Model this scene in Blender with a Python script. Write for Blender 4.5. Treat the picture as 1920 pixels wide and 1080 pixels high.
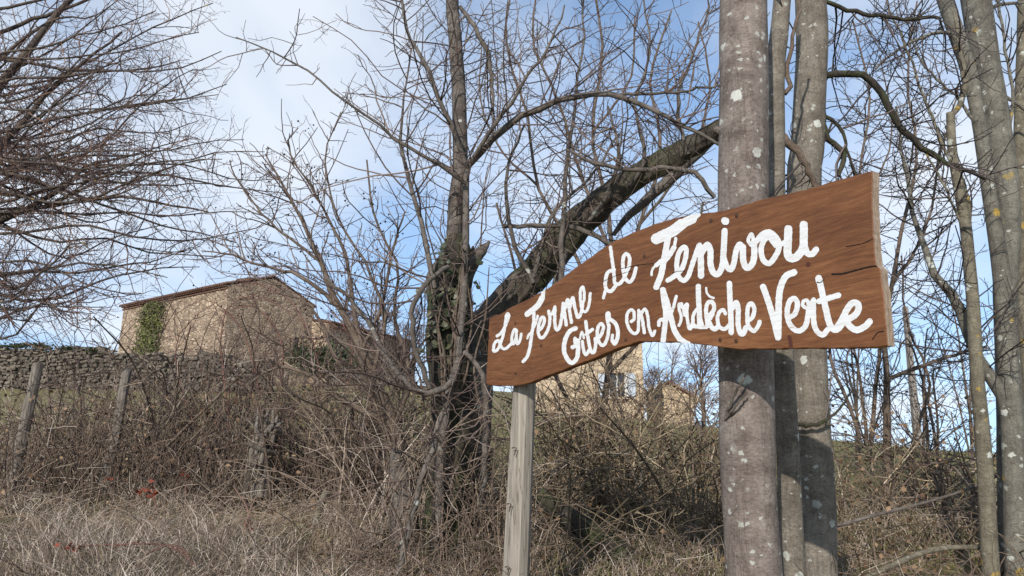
import bpy, bmesh, math, random
import numpy as np
from mathutils import Vector, Matrix, noise as mnoise

for o in list(bpy.data.objects): bpy.data.objects.remove(o)
scn = bpy.context.scene
COL = scn.collection
R = math.radians

# ------------------------------------------------------------------ camera, sky, sun, exposure
EYE = 1.5; FPX = 1400.0; PITCH = R(11.0)
cd = bpy.data.cameras.new('camera'); cam = bpy.data.objects.new('camera', cd); COL.objects.link(cam)
cam.location = (0, 0, EYE); cam.rotation_euler = (R(90) + PITCH, 0, 0)
cd.sensor_width = 36; cd.lens = 36 * FPX / 1920; cd.clip_end = 8000; cd.clip_start = 0.05
scn.camera = cam

SUN_EL, SUN_AZ = R(26), R(-20)          # azimuth measured from straight behind the camera, negative = left
sdir = Vector((math.sin(SUN_AZ) * math.cos(SUN_EL), -math.cos(SUN_AZ) * math.cos(SUN_EL), math.sin(SUN_EL)))
world = bpy.data.worlds.new('World'); scn.world = world; world.use_nodes = True
nt = world.node_tree; nt.nodes.clear()
def N(nt, t, **kw):
    n = nt.nodes.new(t)
    for k, v in kw.items(): setattr(n, k, v)
    return n
out = N(nt, 'ShaderNodeOutputWorld'); bg = N(nt, 'ShaderNodeBackground'); bg.inputs[1].default_value = 0.15
sky = N(nt, 'ShaderNodeTexSky'); sky.sky_type = 'NISHITA'; sky.sun_disc = False
sky.sun_elevation = SUN_EL; sky.sun_rotation = math.atan2(sdir.x, sdir.y)
sky.air_density = 1.0; sky.dust_density = 0.3; sky.ozone_density = 2.5; sky.altitude = 600
tc = N(nt, 'ShaderNodeTexCoord')
sep = N(nt, 'ShaderNodeSeparateXYZ'); nt.links.new(tc.outputs['Generated'], sep.inputs[0])
mz = N(nt, 'ShaderNodeMath', operation='MAXIMUM'); mz.inputs[1].default_value = 0.012; nt.links.new(sep.outputs[2], mz.inputs[0])
cmb = N(nt, 'ShaderNodeCombineXYZ')
nt.links.new(sep.outputs[0], cmb.inputs[0]); nt.links.new(sep.outputs[1], cmb.inputs[1]); mzs = N(nt, 'ShaderNodeMath', operation='MULTIPLY_ADD'); mzs.inputs[1].default_value = 0.85; mzs.inputs[2].default_value = 0.16; nt.links.new(mz.outputs[0], mzs.inputs[0]); nt.links.new(mzs.outputs[0], cmb.inputs[2])
nt.links.new(cmb.outputs[0], sky.inputs[0])
zp = N(nt, 'ShaderNodeMath', operation='ADD'); zp.inputs[1].default_value = 0.22; nt.links.new(mz.outputs[0], zp.inputs[0])
dx = N(nt, 'ShaderNodeMath', operation='DIVIDE'); nt.links.new(sep.outputs[0], dx.inputs[0]); nt.links.new(zp.outputs[0], dx.inputs[1])
dy = N(nt, 'ShaderNodeMath', operation='DIVIDE'); nt.links.new(sep.outputs[1], dy.inputs[0]); nt.links.new(zp.outputs[0], dy.inputs[1])
cl = N(nt, 'ShaderNodeCombineXYZ'); nt.links.new(dx.outputs[0], cl.inputs[0]); nt.links.new(dy.outputs[0], cl.inputs[1])
mp = N(nt, 'ShaderNodeMapping'); nt.links.new(cl.outputs[0], mp.inputs[0])
CLOUD_LOC = (-0.34, 0.02, 0.0); mp.inputs['Location'].default_value = CLOUD_LOC
mp.inputs['Rotation'].default_value = (0, 0, R(20)); mp.inputs['Scale'].default_value = (0.95, 0.7, 1)
n1 = N(nt, 'ShaderNodeTexNoise'); n1.inputs['Scale'].default_value = 0.95; n1.inputs['Detail'].default_value = 7
n1.inputs['Roughness'].default_value = 0.52; n1.inputs['Distortion'].default_value = 0.25
nt.links.new(mp.outputs[0], n1.inputs['Vector'])
rp = N(nt, 'ShaderNodeValToRGB'); rp.color_ramp.elements[0].position = 0.38; rp.color_ramp.elements[1].position = 0.64
rp.color_ramp.interpolation = 'EASE'
nt.links.new(n1.outputs[0], rp.inputs[0])
sc_ = N(nt, 'ShaderNodeMath', operation='MULTIPLY_ADD'); sc_.inputs[1].default_value = 0.80; sc_.inputs[2].default_value = 0.04
nt.links.new(rp.outputs[0], sc_.inputs[0])
mixc = N(nt, 'ShaderNodeMix', data_type='RGBA'); nt.links.new(sc_.outputs[0], mixc.inputs[0])
tint = N(nt, 'ShaderNodeMix', data_type='RGBA', blend_type='MULTIPLY'); tint.inputs[0].default_value = 1; tint.inputs[7].default_value = (1.06, 1.27, 1.33, 1)
nt.links.new(sky.outputs[0], tint.inputs[6]); hz_ = N(nt, 'ShaderNodeMapRange'); hz_.inputs[1].default_value = 0.0; hz_.inputs[2].default_value = 0.42; hz_.inputs[3].default_value = 0.42; hz_.inputs[4].default_value = 0.03; nt.links.new(mz.outputs[0], hz_.inputs[0])
hmx = N(nt, 'ShaderNodeMix', data_type='RGBA'); nt.links.new(hz_.outputs[0], hmx.inputs[0]); nt.links.new(tint.outputs[2], hmx.inputs[6]); hmx.inputs[7].default_value = (4.6, 5.2, 5.9, 1); nt.links.new(hmx.outputs[2], mixc.inputs[6]); mixc.inputs[7].default_value = (5.5, 5.8, 6.2, 1)
nt.links.new(mixc.outputs[2], bg.inputs[0]); nt.links.new(bg.outputs[0], out.inputs[0])

sl = bpy.data.lights.new('sun', 'SUN'); sl.energy = 3.9; sl.angle = R(0.5); sl.color = (1, 0.95, 0.87)
sun = bpy.data.objects.new('sun', sl); COL.objects.link(sun)
sun.rotation_euler = sdir.to_track_quat('Z', 'Y').to_euler(); sun.location = (0, -10, 20)
scn.view_settings.view_transform = 'Standard'; scn.view_settings.look = 'None'
scn.cycles.max_bounces = 4; scn.cycles.diffuse_bounces = 2; scn.cycles.glossy_bounces = 1
scn.view_settings.exposure = 0.2; scn.view_settings.gamma = 1.0

# ------------------------------------------------------------------ helpers
CP, SP = math.cos(PITCH), math.sin(PITCH)
def ray(px, py):
    u = (px - 960) / FPX; v = (540 - py) / FPX
    return np.array([u, CP - v * SP, SP + v * CP])
def P(px, py, y):                       # the point at distance y in front of the camera's place
    d = ray(px, py); return np.array([0, 0, EYE]) + d * (y / d[1])
def wpx(w, px, py, y):                  # half width in metres of something w photo pixels wide there
    return 0.5 * w / FPX * (y / ray(px, py)[1])

def sstep(a, b, x):
    t = np.clip((np.asarray(x, float) - a) / (b - a), 0, 1); return t * t * (3 - 2 * t)
def gz(x, y):
    x = np.asarray(x, float); y = np.asarray(y, float)
    z = 0.60 * sstep(0.8, 4.2, y) + 0.40 * sstep(3.8, 8.0, y)
    xe = x - 0.13 * np.clip(y - 18, 0, 60)
    sl = np.interp(xe, [-14, -4, 3, 7, 11, 18], [0.080, 0.066, 0.040, 0.022, -0.006, -0.05])
    far = np.clip(y - 8, 0, None); near = np.minimum(far, 62); rest = far - near
    z = z + near * sl + rest * -0.03
    z = z + 0.35 * np.sin(x * 0.11 + 1) * np.sin(y * 0.09) * sstep(12, 30, y)
    z = z + (0.035 * np.sin(x * 2.3 + 0.5 * y) * np.sin(y * 1.9 + 0.7) + 0.02 * np.sin(x * 5.1 + 2) * np.sin(y * 4.3)) * sstep(1, 3, y)
    return z

def props(o, label=None, cat=None, group=None, kind=None):
    if label: o['label'] = label
    if cat: o['category'] = cat
    if group: o['group'] = group
    if kind: o['kind'] = kind
    return o
def thing(name, label, cat, loc, group=None):
    o = bpy.data.objects.new(name, None); COL.objects.link(o); o.location = Vector(loc); o.empty_display_size = 0.2
    return props(o, label, cat, group)
def worldloc(o):
    l = Vector(o.location)
    while o.parent: o = o.parent; l = l + o.location
    return l
def link(name, me, mat, parent=None, loc=None):
    o = bpy.data.objects.new(name, me); COL.objects.link(o)
    if mat and not me.materials: me.materials.append(mat)
    if parent is not None: o.parent = parent
    if loc is not None: o.location = Vector(loc)
    return o
def mesh_np(name, V, quads=None, tris=None, rnd=None, flat=False):
    V = np.asarray(V, np.float32)
    me = bpy.data.meshes.new(name); me.vertices.add(len(V)); me.vertices.foreach_set('co', V.ravel())
    loops = []; starts = []; n0 = 0
    if quads is not None and len(quads):
        q = np.asarray(quads, np.int32); loops.append(q.ravel()); starts.append(np.arange(len(q)) * 4); n0 = q.size
    if tris is not None and len(tris):
        t = np.asarray(tris, np.int32); loops.append(t.ravel()); starts.append(n0 + np.arange(len(t)) * 3)
    lp = np.concatenate(loops); st = np.concatenate(starts).astype(np.int32)
    me.loops.add(len(lp)); me.loops.foreach_set('vertex_index', lp)
    me.polygons.add(len(st)); me.polygons.foreach_set('loop_start', st)
    me.update(calc_edges=True)
    if flat: me.shade_flat()
    if rnd is not None:
        a = me.attributes.new('rnd', 'FLOAT', 'POINT'); a.data.foreach_set('value', np.asarray(rnd, np.float32))
    return me
def mesh_py(name, V, F, smooth=False):
    me = bpy.data.meshes.new(name); me.from_pydata([tuple(v) for v in V], [], [tuple(f) for f in F]); me.update()
    if smooth: me.shade_smooth()
    return me
def piece(name, V, F, mat, parent=None, smooth=False):          # world coordinates in, origin at the parent's
    base = np.array(worldloc(parent)) if parent is not None else np.zeros(3)
    return link(name, mesh_py(name, np.asarray(V, float) - base, F, smooth), mat, parent)

BOXF = [(0, 3, 2, 1), (4, 5, 6, 7), (0, 1, 5, 4), (1, 2, 6, 5), (2, 3, 7, 6), (3, 0, 4, 7)]
def boxv(c, sx, sy, sz, ax=None):
    ax = np.eye(3) if ax is None else np.asarray(ax)
    s = np.array([[-1, -1, -1], [1, -1, -1], [1, 1, -1], [-1, 1, -1], [-1, -1, 1], [1, -1, 1], [1, 1, 1], [-1, 1, 1]]) * 0.5 * np.array([sx, sy, sz])
    return np.asarray(c) + s @ ax
class MB:
    def __init__(s): s.v = []; s.f = []
    def add(s, V, F):
        b = len(s.v); s.v += [tuple(map(float, v)) for v in V]; s.f += [tuple(i + b for i in f) for f in F]
    def box(s, c, sx, sy, sz, ax=None): s.add(boxv(c, sx, sy, sz, ax), BOXF)
    def build(s, name, mat, parent=None, smooth=False): return piece(name, s.v, s.f, mat, parent, smooth)

# ---- branches: arrays of polylines (n, k, 3) with radii (n, k)
def resample(pts, rad, K):
    pts = np.asarray(pts, float); rad = np.asarray(rad, float); n = len(pts)
    if n == 2: t = np.linspace(0, 1, K)[:, None]; return pts[0] * (1 - t) + pts[1] * t, rad[0] + (rad[1] - rad[0]) * t[:, 0]
    ext = np.vstack([2 * pts[0] - pts[1], pts, 2 * pts[-1] - pts[-2]])
    d = np.r_[0, np.cumsum(np.linalg.norm(np.diff(pts, axis=0), axis=1))]
    q = np.linspace(0, d[-1], K); i = np.clip(np.searchsorted(d, q, side='right') - 1, 0, n - 2)
    t = ((q - d[i]) / np.maximum(d[i + 1] - d[i], 1e-9))[:, None]
    p0, p1, p2, p3 = ext[i], ext[i + 1], ext[i + 2], ext[i + 3]
    o = 0.5 * (2 * p1 + (p2 - p0) * t + (2 * p0 - 5 * p1 + 4 * p2 - p3) * t ** 2 + (3 * p1 - p0 - 3 * p2 + p3) * t ** 3)
    return o, np.interp(q, d, rad)
def limb(spec, depth, K=14, rng=None, wob=0.0):
    """spec: list of (px, py, w[, depth offset]) read off the photograph, stood at its real distance"""
    pts = []; rad = []
    for s in spec:
        D = depth + (s[3] if len(s) > 3 else 0); pts.append(P(s[0], s[1], D)); rad.append(wpx(s[2], s[0], s[1], D))
    p, r = resample(pts, rad, K)
    if wob and rng is not None:
        nz = rng.normal(0, wob, (K, 3)); nz[0] = 0; p = p + nz
    return p, r
def stack(limbs, K=14):
    Pp = []; Rr = []
    for p, r in limbs:
        if len(p) != K: p, r = resample(p, r, K)
        Pp.append(p); Rr.append(r)
    return np.array(Pp), np.array(Rr)
def norm(a): return a / np.maximum(np.linalg.norm(a, axis=-1, keepdims=True), 1e-9)
def grow(rng, PP, RR, dens, L, ang, K, r0, r1, up=0.1, jit=0.2, tmin=0.1, bias=(0, 0, 0), taper=0.55, maxr=0.75):
    n, k, _ = PP.shape
    seg = np.linalg.norm(np.diff(PP, axis=1), axis=2).sum(1)
    cnt = rng.poisson(dens * seg); idx = np.repeat(np.arange(n), cnt); m = len(idx)
    if m == 0: return np.zeros((0, K, 3)), np.zeros((0, K))
    t = tmin + (1 - tmin) * rng.random(m); f = t * (k - 1); i = np.minimum(f.astype(int), k - 2); w = (f - i)[:, None]
    a = PP[idx, i]; b = PP[idx, i + 1]; pos = a * (1 - w) + b * w; T = norm(b - a)
    pr = RR[idx, i] * (1 - w[:, 0]) + RR[idx, i + 1] * w[:, 0]
    rv = rng.normal(size=(m, 3)); side = norm(np.cross(T, rv))
    an = np.radians(rng.uniform(ang[0], ang[1], m))[:, None]
    d = norm(T * np.cos(an) + side * np.sin(an) + np.asarray(bias) * 0.5)
    ln = rng.uniform(L[0], L[1], m) * (1 - taper * t)
    out = np.zeros((m, K, 3)); out[:, 0] = pos; st = (ln / (K - 1))[:, None]
    for j in range(1, K):
        d = norm(d + rng.normal(0, jit, (m, 3)) + np.array([0, 0, up]) + np.asarray(bias) * 0.15)
        out[:, j] = out[:, j - 1] + d * st
    s = np.minimum(rng.uniform(0.75, 1.25, m) * r0, pr * maxr)[:, None]
    e = np.minimum(r1, s * 0.6)
    rad = s + (e - s) * np.linspace(0, 1, K)[None]
    return out, rad
def tubes(PP, RR, S):
    n, k, _ = PP.shape
    T = norm(np.gradient(PP, axis=1)); mean = norm(PP[:, -1] - PP[:, 0])
    ref = np.eye(3)[np.argmin(np.abs(mean), axis=1)][:, None, :]
    A = norm(np.cross(T, np.broadcast_to(ref, T.shape))); B = np.cross(T, A)
    th = np.arange(S) * 2 * np.pi / S
    V = PP[:, :, None] + RR[:, :, None, None] * (A[:, :, None] * np.cos(th)[None, None, :, None] + B[:, :, None] * np.sin(th)[None, None, :, None])
    base = (np.arange(n) * k * S)[:, None, None]; j = (np.arange(k - 1) * S)[None, :, None]; s = np.arange(S)[None, None]; s2 = (s + 1) % S
    q = np.stack([base + j + s, base + j + s2, base + j + S + s2, base + j + S + s], -1).reshape(-1, 4)
    return V.reshape(-1, 3), q
def tubes_mesh(name, groups, seed=0, base=None):
    """groups: list of (PP, RR, sides) joined into one mesh with a random value per branch"""
    rng = np.random.default_rng(seed); Vs = []; Qs = []; Rs = []; o = 0
    for PP, RR, S in groups:
        if len(PP) == 0: continue
        V, q = tubes(PP, RR, S); Vs.append(V); Qs.append(q + o); o += len(V)
        Rs.append(np.repeat(rng.random(len(PP)), PP.shape[1] * S))
    V = np.concatenate(Vs)
    if base is not None: V = V - np.asarray(base)
    return mesh_np(name, V, np.concatenate(Qs), rnd=np.concatenate(Rs))

# ------------------------------------------------------------------ materials
def mat(name, rough=0.85):
    m = bpy.data.materials.new(name); m.use_nodes = True; t = m.node_tree
    b = t.nodes['Principled BSDF']; b.inputs['Roughness'].default_value = rough; b.inputs['Specular IOR Level'].default_value = 0.25
    return m, t, b
def ramp(t, src, stops, interp='LINEAR'):
    r = N(t, 'ShaderNodeValToRGB'); e = r.color_ramp; e.interpolation = interp
    while len(e.elements) < len(stops): e.elements.new(0.5)
    for el, (p, c) in zip(e.elements, stops): el.position = p; el.color = (*c, 1) if len(c) == 3 else c
    t.links.new(src, r.inputs[0]); return r.outputs[0]
def noise(t, scale, detail=4, rough=0.55, vec=None, dist=0):
    n = N(t, 'ShaderNodeTexNoise'); n.inputs['Scale'].default_value = scale; n.inputs['Detail'].default_value = detail
    n.inputs['Roughness'].default_value = rough; n.inputs['Distortion'].default_value = dist
    if vec is not None: t.links.new(vec, n.inputs['Vector'])
    return n.outputs[0]
def coords(t, scale=(1, 1, 1), rot=(0, 0, 0), which='Object'):
    c = N(t, 'ShaderNodeTexCoord'); m = N(t, 'ShaderNodeMapping'); m.inputs['Scale'].default_value = scale; m.inputs['Rotation'].default_value = rot
    t.links.new(c.outputs[which], m.inputs[0]); return m.outputs[0]
def mixc_(t, fac, a, b, mode='MIX'):
    x = N(t, 'ShaderNodeMix', data_type='RGBA', blend_type=mode)
    for s, i in ((fac, 0), (a, 6), (b, 7)):
        if isinstance(s, (int, float)): x.inputs[i].default_value = s
        elif isinstance(s, tuple): x.inputs[i].default_value = (*s, 1)
        else: t.links.new(s, x.inputs[i])
    return x.outputs[2]
def math_(t, op, a, b=None, c=None):
    x = N(t, 'ShaderNodeMath', operation=op)
    for s, i in ((a, 0), (b, 1), (c, 2)):
        if s is None: continue
        if isinstance(s, (int, float)): x.inputs[i].default_value = s
        else: t.links.new(s, x.inputs[i])
    return x.outputs[0]
def bump(t, b, h, strength=0.4, dist=0.01):
    n = N(t, 'ShaderNodeBump'); n.inputs['Strength'].default_value = strength; n.inputs['Distance'].default_value = dist
    t.links.new(h, n.inputs['Height']); t.links.new(n.outputs[0], b.inputs['Normal'])

def twig_mat(name, stops):
    m, t, b = mat(name, 0.75); a = N(t, 'ShaderNodeAttribute'); a.attribute_name = 'rnd'
    t.links.new(ramp(t, a.outputs['Fac'], stops), b.inputs['Base Color']); return m
M = {}
M['twig'] = twig_mat('twig_bark', [(0, (0.045, 0.03, 0.026)), (0.55, (0.12, 0.083, 0.068)), (1, (0.26, 0.20, 0.17))])
M['twig_dark'] = twig_mat('dark_twig_bark', [(0, (0.025, 0.02, 0.019)), (0.6, (0.065, 0.05, 0.046)), (1, (0.15, 0.118, 0.105))])
M['twig_left'] = twig_mat('purplish_twig_bark', [(0, (0.06, 0.04, 0.038)), (0.6, (0.135, 0.09, 0.08)), (0.85, (0.2, 0.125, 0.10)), (1, (0.29, 0.155, 0.08))])
M['cane'] = twig_mat('dead_cane', [(0, (0.08, 0.055, 0.042)), (0.45, (0.225, 0.162, 0.118)), (0.8, (0.37, 0.285, 0.215)), (1, (0.60, 0.51, 0.42))])
M['rose'] = twig_mat('red_cane', [(0, (0.10, 0.045, 0.036)), (0.6, (0.17, 0.085, 0.065)), (1, (0.25, 0.16, 0.12))])
M['olive_cane'] = twig_mat('olive_cane', [(0, (0.08, 0.06, 0.038)), (0.5, (0.23, 0.175, 0.11)), (0.85, (0.38, 0.30, 0.195)), (1, (0.54, 0.44, 0.31))])
M['grass'] = twig_mat('dry_grass', [(0, (0.12, 0.115, 0.05)), (0.15, (0.17, 0.125, 0.09)), (0.5, (0.32, 0.25, 0.195)), (0.85, (0.45, 0.37, 0.30)), (1, (0.60, 0.52, 0.43))])
M['green_grass'] = twig_mat('winter_grass', [(0, (0.07, 0.085, 0.025)), (0.5, (0.13, 0.13, 0.045)), (1, (0.26, 0.22, 0.10))])
M['ivy'] = twig_mat('ivy_leaf', [(0, (0.025, 0.04, 0.015)), (0.6, (0.06, 0.075, 0.035)), (1, (0.13, 0.13, 0.08))])
M['wall_ivy'] = twig_mat('wall_creeper_leaf', [(0, (0.05, 0.06, 0.016)), (0.6, (0.10, 0.105, 0.034)), (1, (0.17, 0.16, 0.065))])
M['evergreen'] = twig_mat('evergreen_leaf', [(0, (0.02, 0.03, 0.014)), (0.6, (0.045, 0.058, 0.025)), (1, (0.085, 0.095, 0.045))])
M['red_leaf'] = twig_mat('red_leaf', [(0, (0.16, 0.03, 0.015)), (0.6, (0.25, 0.065, 0.035)), (1, (0.3, 0.14, 0.06))])

def bark(name, dark, mid, light, white=0.0, yellow=0.0, scale=1.0, moss=0.0, ridged=False):
    m, t, b = mat(name, 0.9)
    v = coords(t, (1, 1, 0.35) if ridged else (1, 1, 1.5))
    n1 = noise(t, 9 * scale, 6, 0.6, v); n2 = noise(t, 60 * scale, 5, 0.65, coords(t, (1, 1, 0.3) if ridged else (1, 1, 2.2)))
    c = ramp(t, n1, [(0.25, dark), (0.5, mid), (0.75, light)])
    c = mixc_(t, 0.6, c, ramp(t, n2, [(0.3, (0.35, 0.33, 0.32)), (0.62, (1.15, 1.15, 1.15))]), 'MULTIPLY')
    sp = ramp(t, noise(t, 150 * scale, 2, 0.5, coords(t, (1, 1, 2.6))), [(0.30, (0.25, 0.22, 0.21)), (0.40, (1, 1, 1))])
    c = mixc_(t, 0.75, c, sp, 'MULTIPLY')
    st = ramp(t, noise(t, 7 * scale, 5, 0.6, coords(t, (1, 1, 0.12))), [(0.3, (0.62, 0.58, 0.56)), (0.5, (1, 1, 1)), (0.7, (1.12, 1.12, 1.1))])
    c = mixc_(t, 0.8, c, st, 'MULTIPLY')
    fis = ramp(t, noise(t, 16 * scale, 4, 0.6, coords(t, (1, 1, 0.16)), 0.6), [(0.455, (1, 1, 1)), (0.5, (0.42, 0.38, 0.36)), (0.535, (1, 1, 1))])
    rng_ = ramp(t, noise(t, 20 * scale, 3, 0.6, coords(t, (0.35, 0.35, 2.6)), 0.4), [(0.47, (1, 1, 1)), (0.5, (0.6, 0.57, 0.55)), (0.525, (1, 1, 1))])
    c = mixc_(t, 0.38, c, fis, 'MULTIPLY'); c = mixc_(t, 0.4, c, rng_, 'MULTIPLY')
    h = mixc_(t, 0.5, n2, fis)
    vv = coords(t, (1, 1, 1.15)); w = N(t, 'ShaderNodeTexNoise'); w.inputs['Scale'].default_value = 48; w.inputs['Detail'].default_value = 3; t.links.new(vv, w.inputs['Vector'])
    va = N(t, 'ShaderNodeVectorMath', operation='MULTIPLY_ADD'); t.links.new(w.outputs['Color'], va.inputs[0]); va.inputs[1].default_value = (0.034,) * 3; t.links.new(vv, va.inputs[2])
    tone = []
    def spots(sc, thr, size, off):
        vo = N(t, 'ShaderNodeTexVoronoi'); vo.inputs['Scale'].default_value = sc; vo.inputs['Randomness'].default_value = 1.0
        ad = N(t, 'ShaderNodeVectorMath', operation='ADD'); ad.inputs[1].default_value = off; t.links.new(va.outputs[0], ad.inputs[0]); t.links.new(ad.outputs[0], vo.inputs['Vector'])
        s = N(t, 'ShaderNodeSeparateColor'); t.links.new(vo.outputs['Color'], s.inputs[0])
        on = math_(t, 'LESS_THAN', s.outputs[0], thr)
        rad = math_(t, 'MULTIPLY_ADD', s.outputs[1], size, size * 0.45)
        f = math_(t, 'MULTIPLY', math_(t, 'SUBTRACT', rad, vo.outputs['Distance']), 14.0)
        cl = N(t, 'ShaderNodeClamp'); t.links.new(f, cl.inputs[0])
        col = ramp(t, noise(t, 3.2, 3, 0.6, ad.outputs[0]), [(0.36, (0.0,) * 3), (0.46, (1, 1, 1))])
        tone.append(s.outputs[2]); return math_(t, 'MULTIPLY', math_(t, 'MULTIPLY', cl.outputs[0], on), col)
    if moss:
        ms = ramp(t, noise(t, 5, 5, 0.6), [(0.5 - moss * 0.25, (0, 0, 0)), (0.72 - moss * 0.2, (1, 1, 1))])
        c = mixc_(t, ms, c, (0.05, 0.06, 0.022))
    if white:
        s = spots(11 * scale, white, 0.235, (3.3, 1.7, 0)); gl = mixc_(t, tone[0], mixc_(t, noise(t, 120, 3), (0.27, 0.28, 0.23), (0.4, 0.4, 0.35)), mixc_(t, noise(t, 90, 3), (0.4, 0.4, 0.36), (0.66, 0.66, 0.6)))
        c = mixc_(t, math_(t, 'MULTIPLY', s, 0.92), c, gl)
        s2 = spots(27 * scale, white * 0.7, 0.23, (1.3, 4.7, 2)); c = mixc_(t, math_(t, 'MULTIPLY', s2, 0.7), c, (0.42, 0.42, 0.38))
    if yellow:
        s3 = spots(9 * scale, yellow, 0.25, (7.3, 0.7, 5)); c = mixc_(t, math_(t, 'MULTIPLY', s3, ramp(t, noise(t, 70, 3), [(0.35, (0.1,) * 3), (0.55, (1, 1, 1))])), c, (0.36, 0.235, 0.04))
    t.links.new(c, b.inputs['Base Color']); bump(t, b, h, 0.75 if ridged else 0.5, 0.02 if ridged else 0.008)
    return m
M['bark_sign'] = bark('grey_lichen_bark', (0.11, 0.086, 0.074), (0.205, 0.168, 0.146), (0.295, 0.25, 0.218), white=0.85)
M['bark_mid'] = bark('slender_trunk_bark', (0.105, 0.088, 0.07), (0.18, 0.155, 0.124), (0.255, 0.222, 0.18), white=0.8, yellow=0.08)
M['bark_right'] = bark('yellow_lichen_bark', (0.09, 0.082, 0.068), (0.16, 0.148, 0.122), (0.23, 0.215, 0.175), white=0.5, yellow=0.25)
M['bark_yellow'] = bark('heavily_lichened_bark', (0.10, 0.085, 0.06), (0.17, 0.15, 0.11), (0.25, 0.22, 0.16), white=0.25, yellow=0.8)
M['bark_stem'] = bark('smooth_stem_bark', (0.075, 0.062, 0.054), (0.14, 0.12, 0.102), (0.215, 0.188, 0.165), white=0.12)
M['bark_old'] = bark('rough_old_bark_shaded', (0.016, 0.013, 0.011), (0.045, 0.036, 0.029), (0.10, 0.083, 0.068), moss=0.2, ridged=True, scale=0.9)  # dark old bark, deepened further so the colour carries the shrubs' shadow too
M['bark_lean'] = bark('leaning_trunk_bark', (0.04, 0.032, 0.026), (0.10, 0.082, 0.066), (0.17, 0.145, 0.12), moss=0.12, ridged=True, scale=1.0)
M['bark_pale'] = bark('dead_pale_bark', (0.16, 0.14, 0.12), (0.25, 0.22, 0.19), (0.36, 0.33, 0.29), white=0.2)
M['bark_left'] = bark('dark_limb_bark', (0.045, 0.036, 0.033), (0.10, 0.08, 0.068), (0.17, 0.135, 0.10), yellow=.12)
M['bark_brown'] = bark('brown_stem_bark', (0.085, 0.06, 0.045), (0.15, 0.112, 0.085), (0.22, 0.17, 0.135))

def weathered(name, a, b_, c_):
    m, t, b = mat(name, 0.85)
    g = noise(t, 75, 6, 0.6, coords(t, (1, 1, 0.03))); n = noise(t, 3, 4, 0.6)
    c = ramp(t, g, [(0.28, a), (0.5, b_), (0.72, c_)])
    c = mixc_(t, 0.5, c, ramp(t, n, [(0.3, (0.6, 0.58, 0.56)), (0.7, (1.1, 1.1, 1.1))]), 'MULTIPLY')
    sp = ramp(t, noise(t, 30, 3, 0.6, coords(t, (1, 1, 0.05)), 0.3), [(0.475, (1, 1, 1)), (0.5, (0.3, 0.26, 0.23)), (0.52, (1, 1, 1))]); c = mixc_(t, 0.7, c, sp, 'MULTIPLY')
    c = mixc_(t, 0.35, c, ramp(t, noise(t, 1.6, 5, 0.65), [(0.4, (1, 1, 1)), (0.65, (0.62, 0.66, 0.5))]), 'MULTIPLY')
    t.links.new(c, b.inputs['Base Color']); bump(t, b, g, 0.45, 0.006); return m
M['post'] = weathered('grey_post_wood', (0.19, 0.165, 0.135), (0.30, 0.262, 0.22), (0.39, 0.35, 0.30))
M['old_post'] = weathered('split_grey_wood', (0.10, 0.08, 0.066), (0.19, 0.162, 0.136), (0.29, 0.26, 0.23))
M['pole'] = weathered('utility_pole_wood', (0.19, 0.16, 0.14), (0.27, 0.235, 0.21), (0.34, 0.3, 0.27))

def board_mat():
    m, t, b = mat('stained_board_wood', 0.55)
    v = coords(t, (1.0, 1, 11)); warp = noise(t, 1.6, 3, 0.5, coords(t, (1, 1, 2.2)))
    va = N(t, 'ShaderNodeVectorMath', operation='ADD'); cb = N(t, 'ShaderNodeCombineXYZ'); t.links.new(math_(t, 'MULTIPLY', warp, 1.3), cb.inputs[2])
    t.links.new(v, va.inputs[0]); t.links.new(cb.outputs[0], va.inputs[1])
    g = noise(t, 7.5, 8, 0.66, va.outputs[0]); fine = noise(t, 55, 4, 0.7, coords(t, (0.6, 1, 9)))
    big = noise(t, 2.3, 5, 0.6)
    c = ramp(t, g, [(0.22, (0.07, 0.026, 0.010)), (0.48, (0.155, 0.061, 0.022)), (0.78, (0.255, 0.113, 0.045))])
    c = mixc_(t, 0.55, c, ramp(t, fine, [(0.3, (0.55, 0.5, 0.45)), (0.65, (1.18, 1.15, 1.1))]), 'MULTIPLY')
    c = mixc_(t, 0.75, c, ramp(t, big, [(0.3, (0.55, 0.48, 0.42)), (0.52, (1, 1, 1)), (0.72, (1.45, 1.55, 1.65))]), 'MULTIPLY')
    t.links.new(c, b.inputs['Base Color']); bump(t, b, mixc_(t, 0.5, g, fine), 0.4, 0.004)
    b.inputs['Specular IOR Level'].default_value = 0.35
    return m
M['board'] = board_mat()
m, t, b = mat('raw_end_grain'); g = noise(t, 30, 5, 0.7, coords(t, (3, 3, 1)))
t.links.new(ramp(t, g, [(0.3, (0.20, 0.135, 0.09)), (0.7, (0.42, 0.32, 0.24))]), b.inputs['Base Color']); bump(t, b, g, 0.6, 0.006); M['endgrain'] = m
m, t, b = mat('white_paint', 0.5)
g = noise(t, 26, 6, 0.72, coords(t, (0.6, 1, 4))); t.links.new(ramp(t, g, [(0.30, (0.17, 0.085, 0.045)), (0.335, (0.52, 0.47, 0.42)), (0.42, (0.60, 0.59, 0.58)), (0.6, (0.69, 0.69, 0.69))]), b.inputs['Base Color']); bump(t, b, g, 0.25, 0.003); M['paint'] = m
m, t, b = mat('crack_shadow'); b.inputs['Base Color'].default_value = (0.012, 0.007, 0.005, 1); M['crack'] = m
m, t, b = mat('red_brown_stain'); t.links.new(ramp(t, noise(t, 60, 3), [(0.3, (0.05, 0.016, 0.012)), (0.7, (0.10, 0.035, 0.024))]), b.inputs['Base Color']); M['stain'] = m
m, t, b = mat('rusty_iron', 0.6); b.inputs['Metallic'].default_value = 0.4
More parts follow.
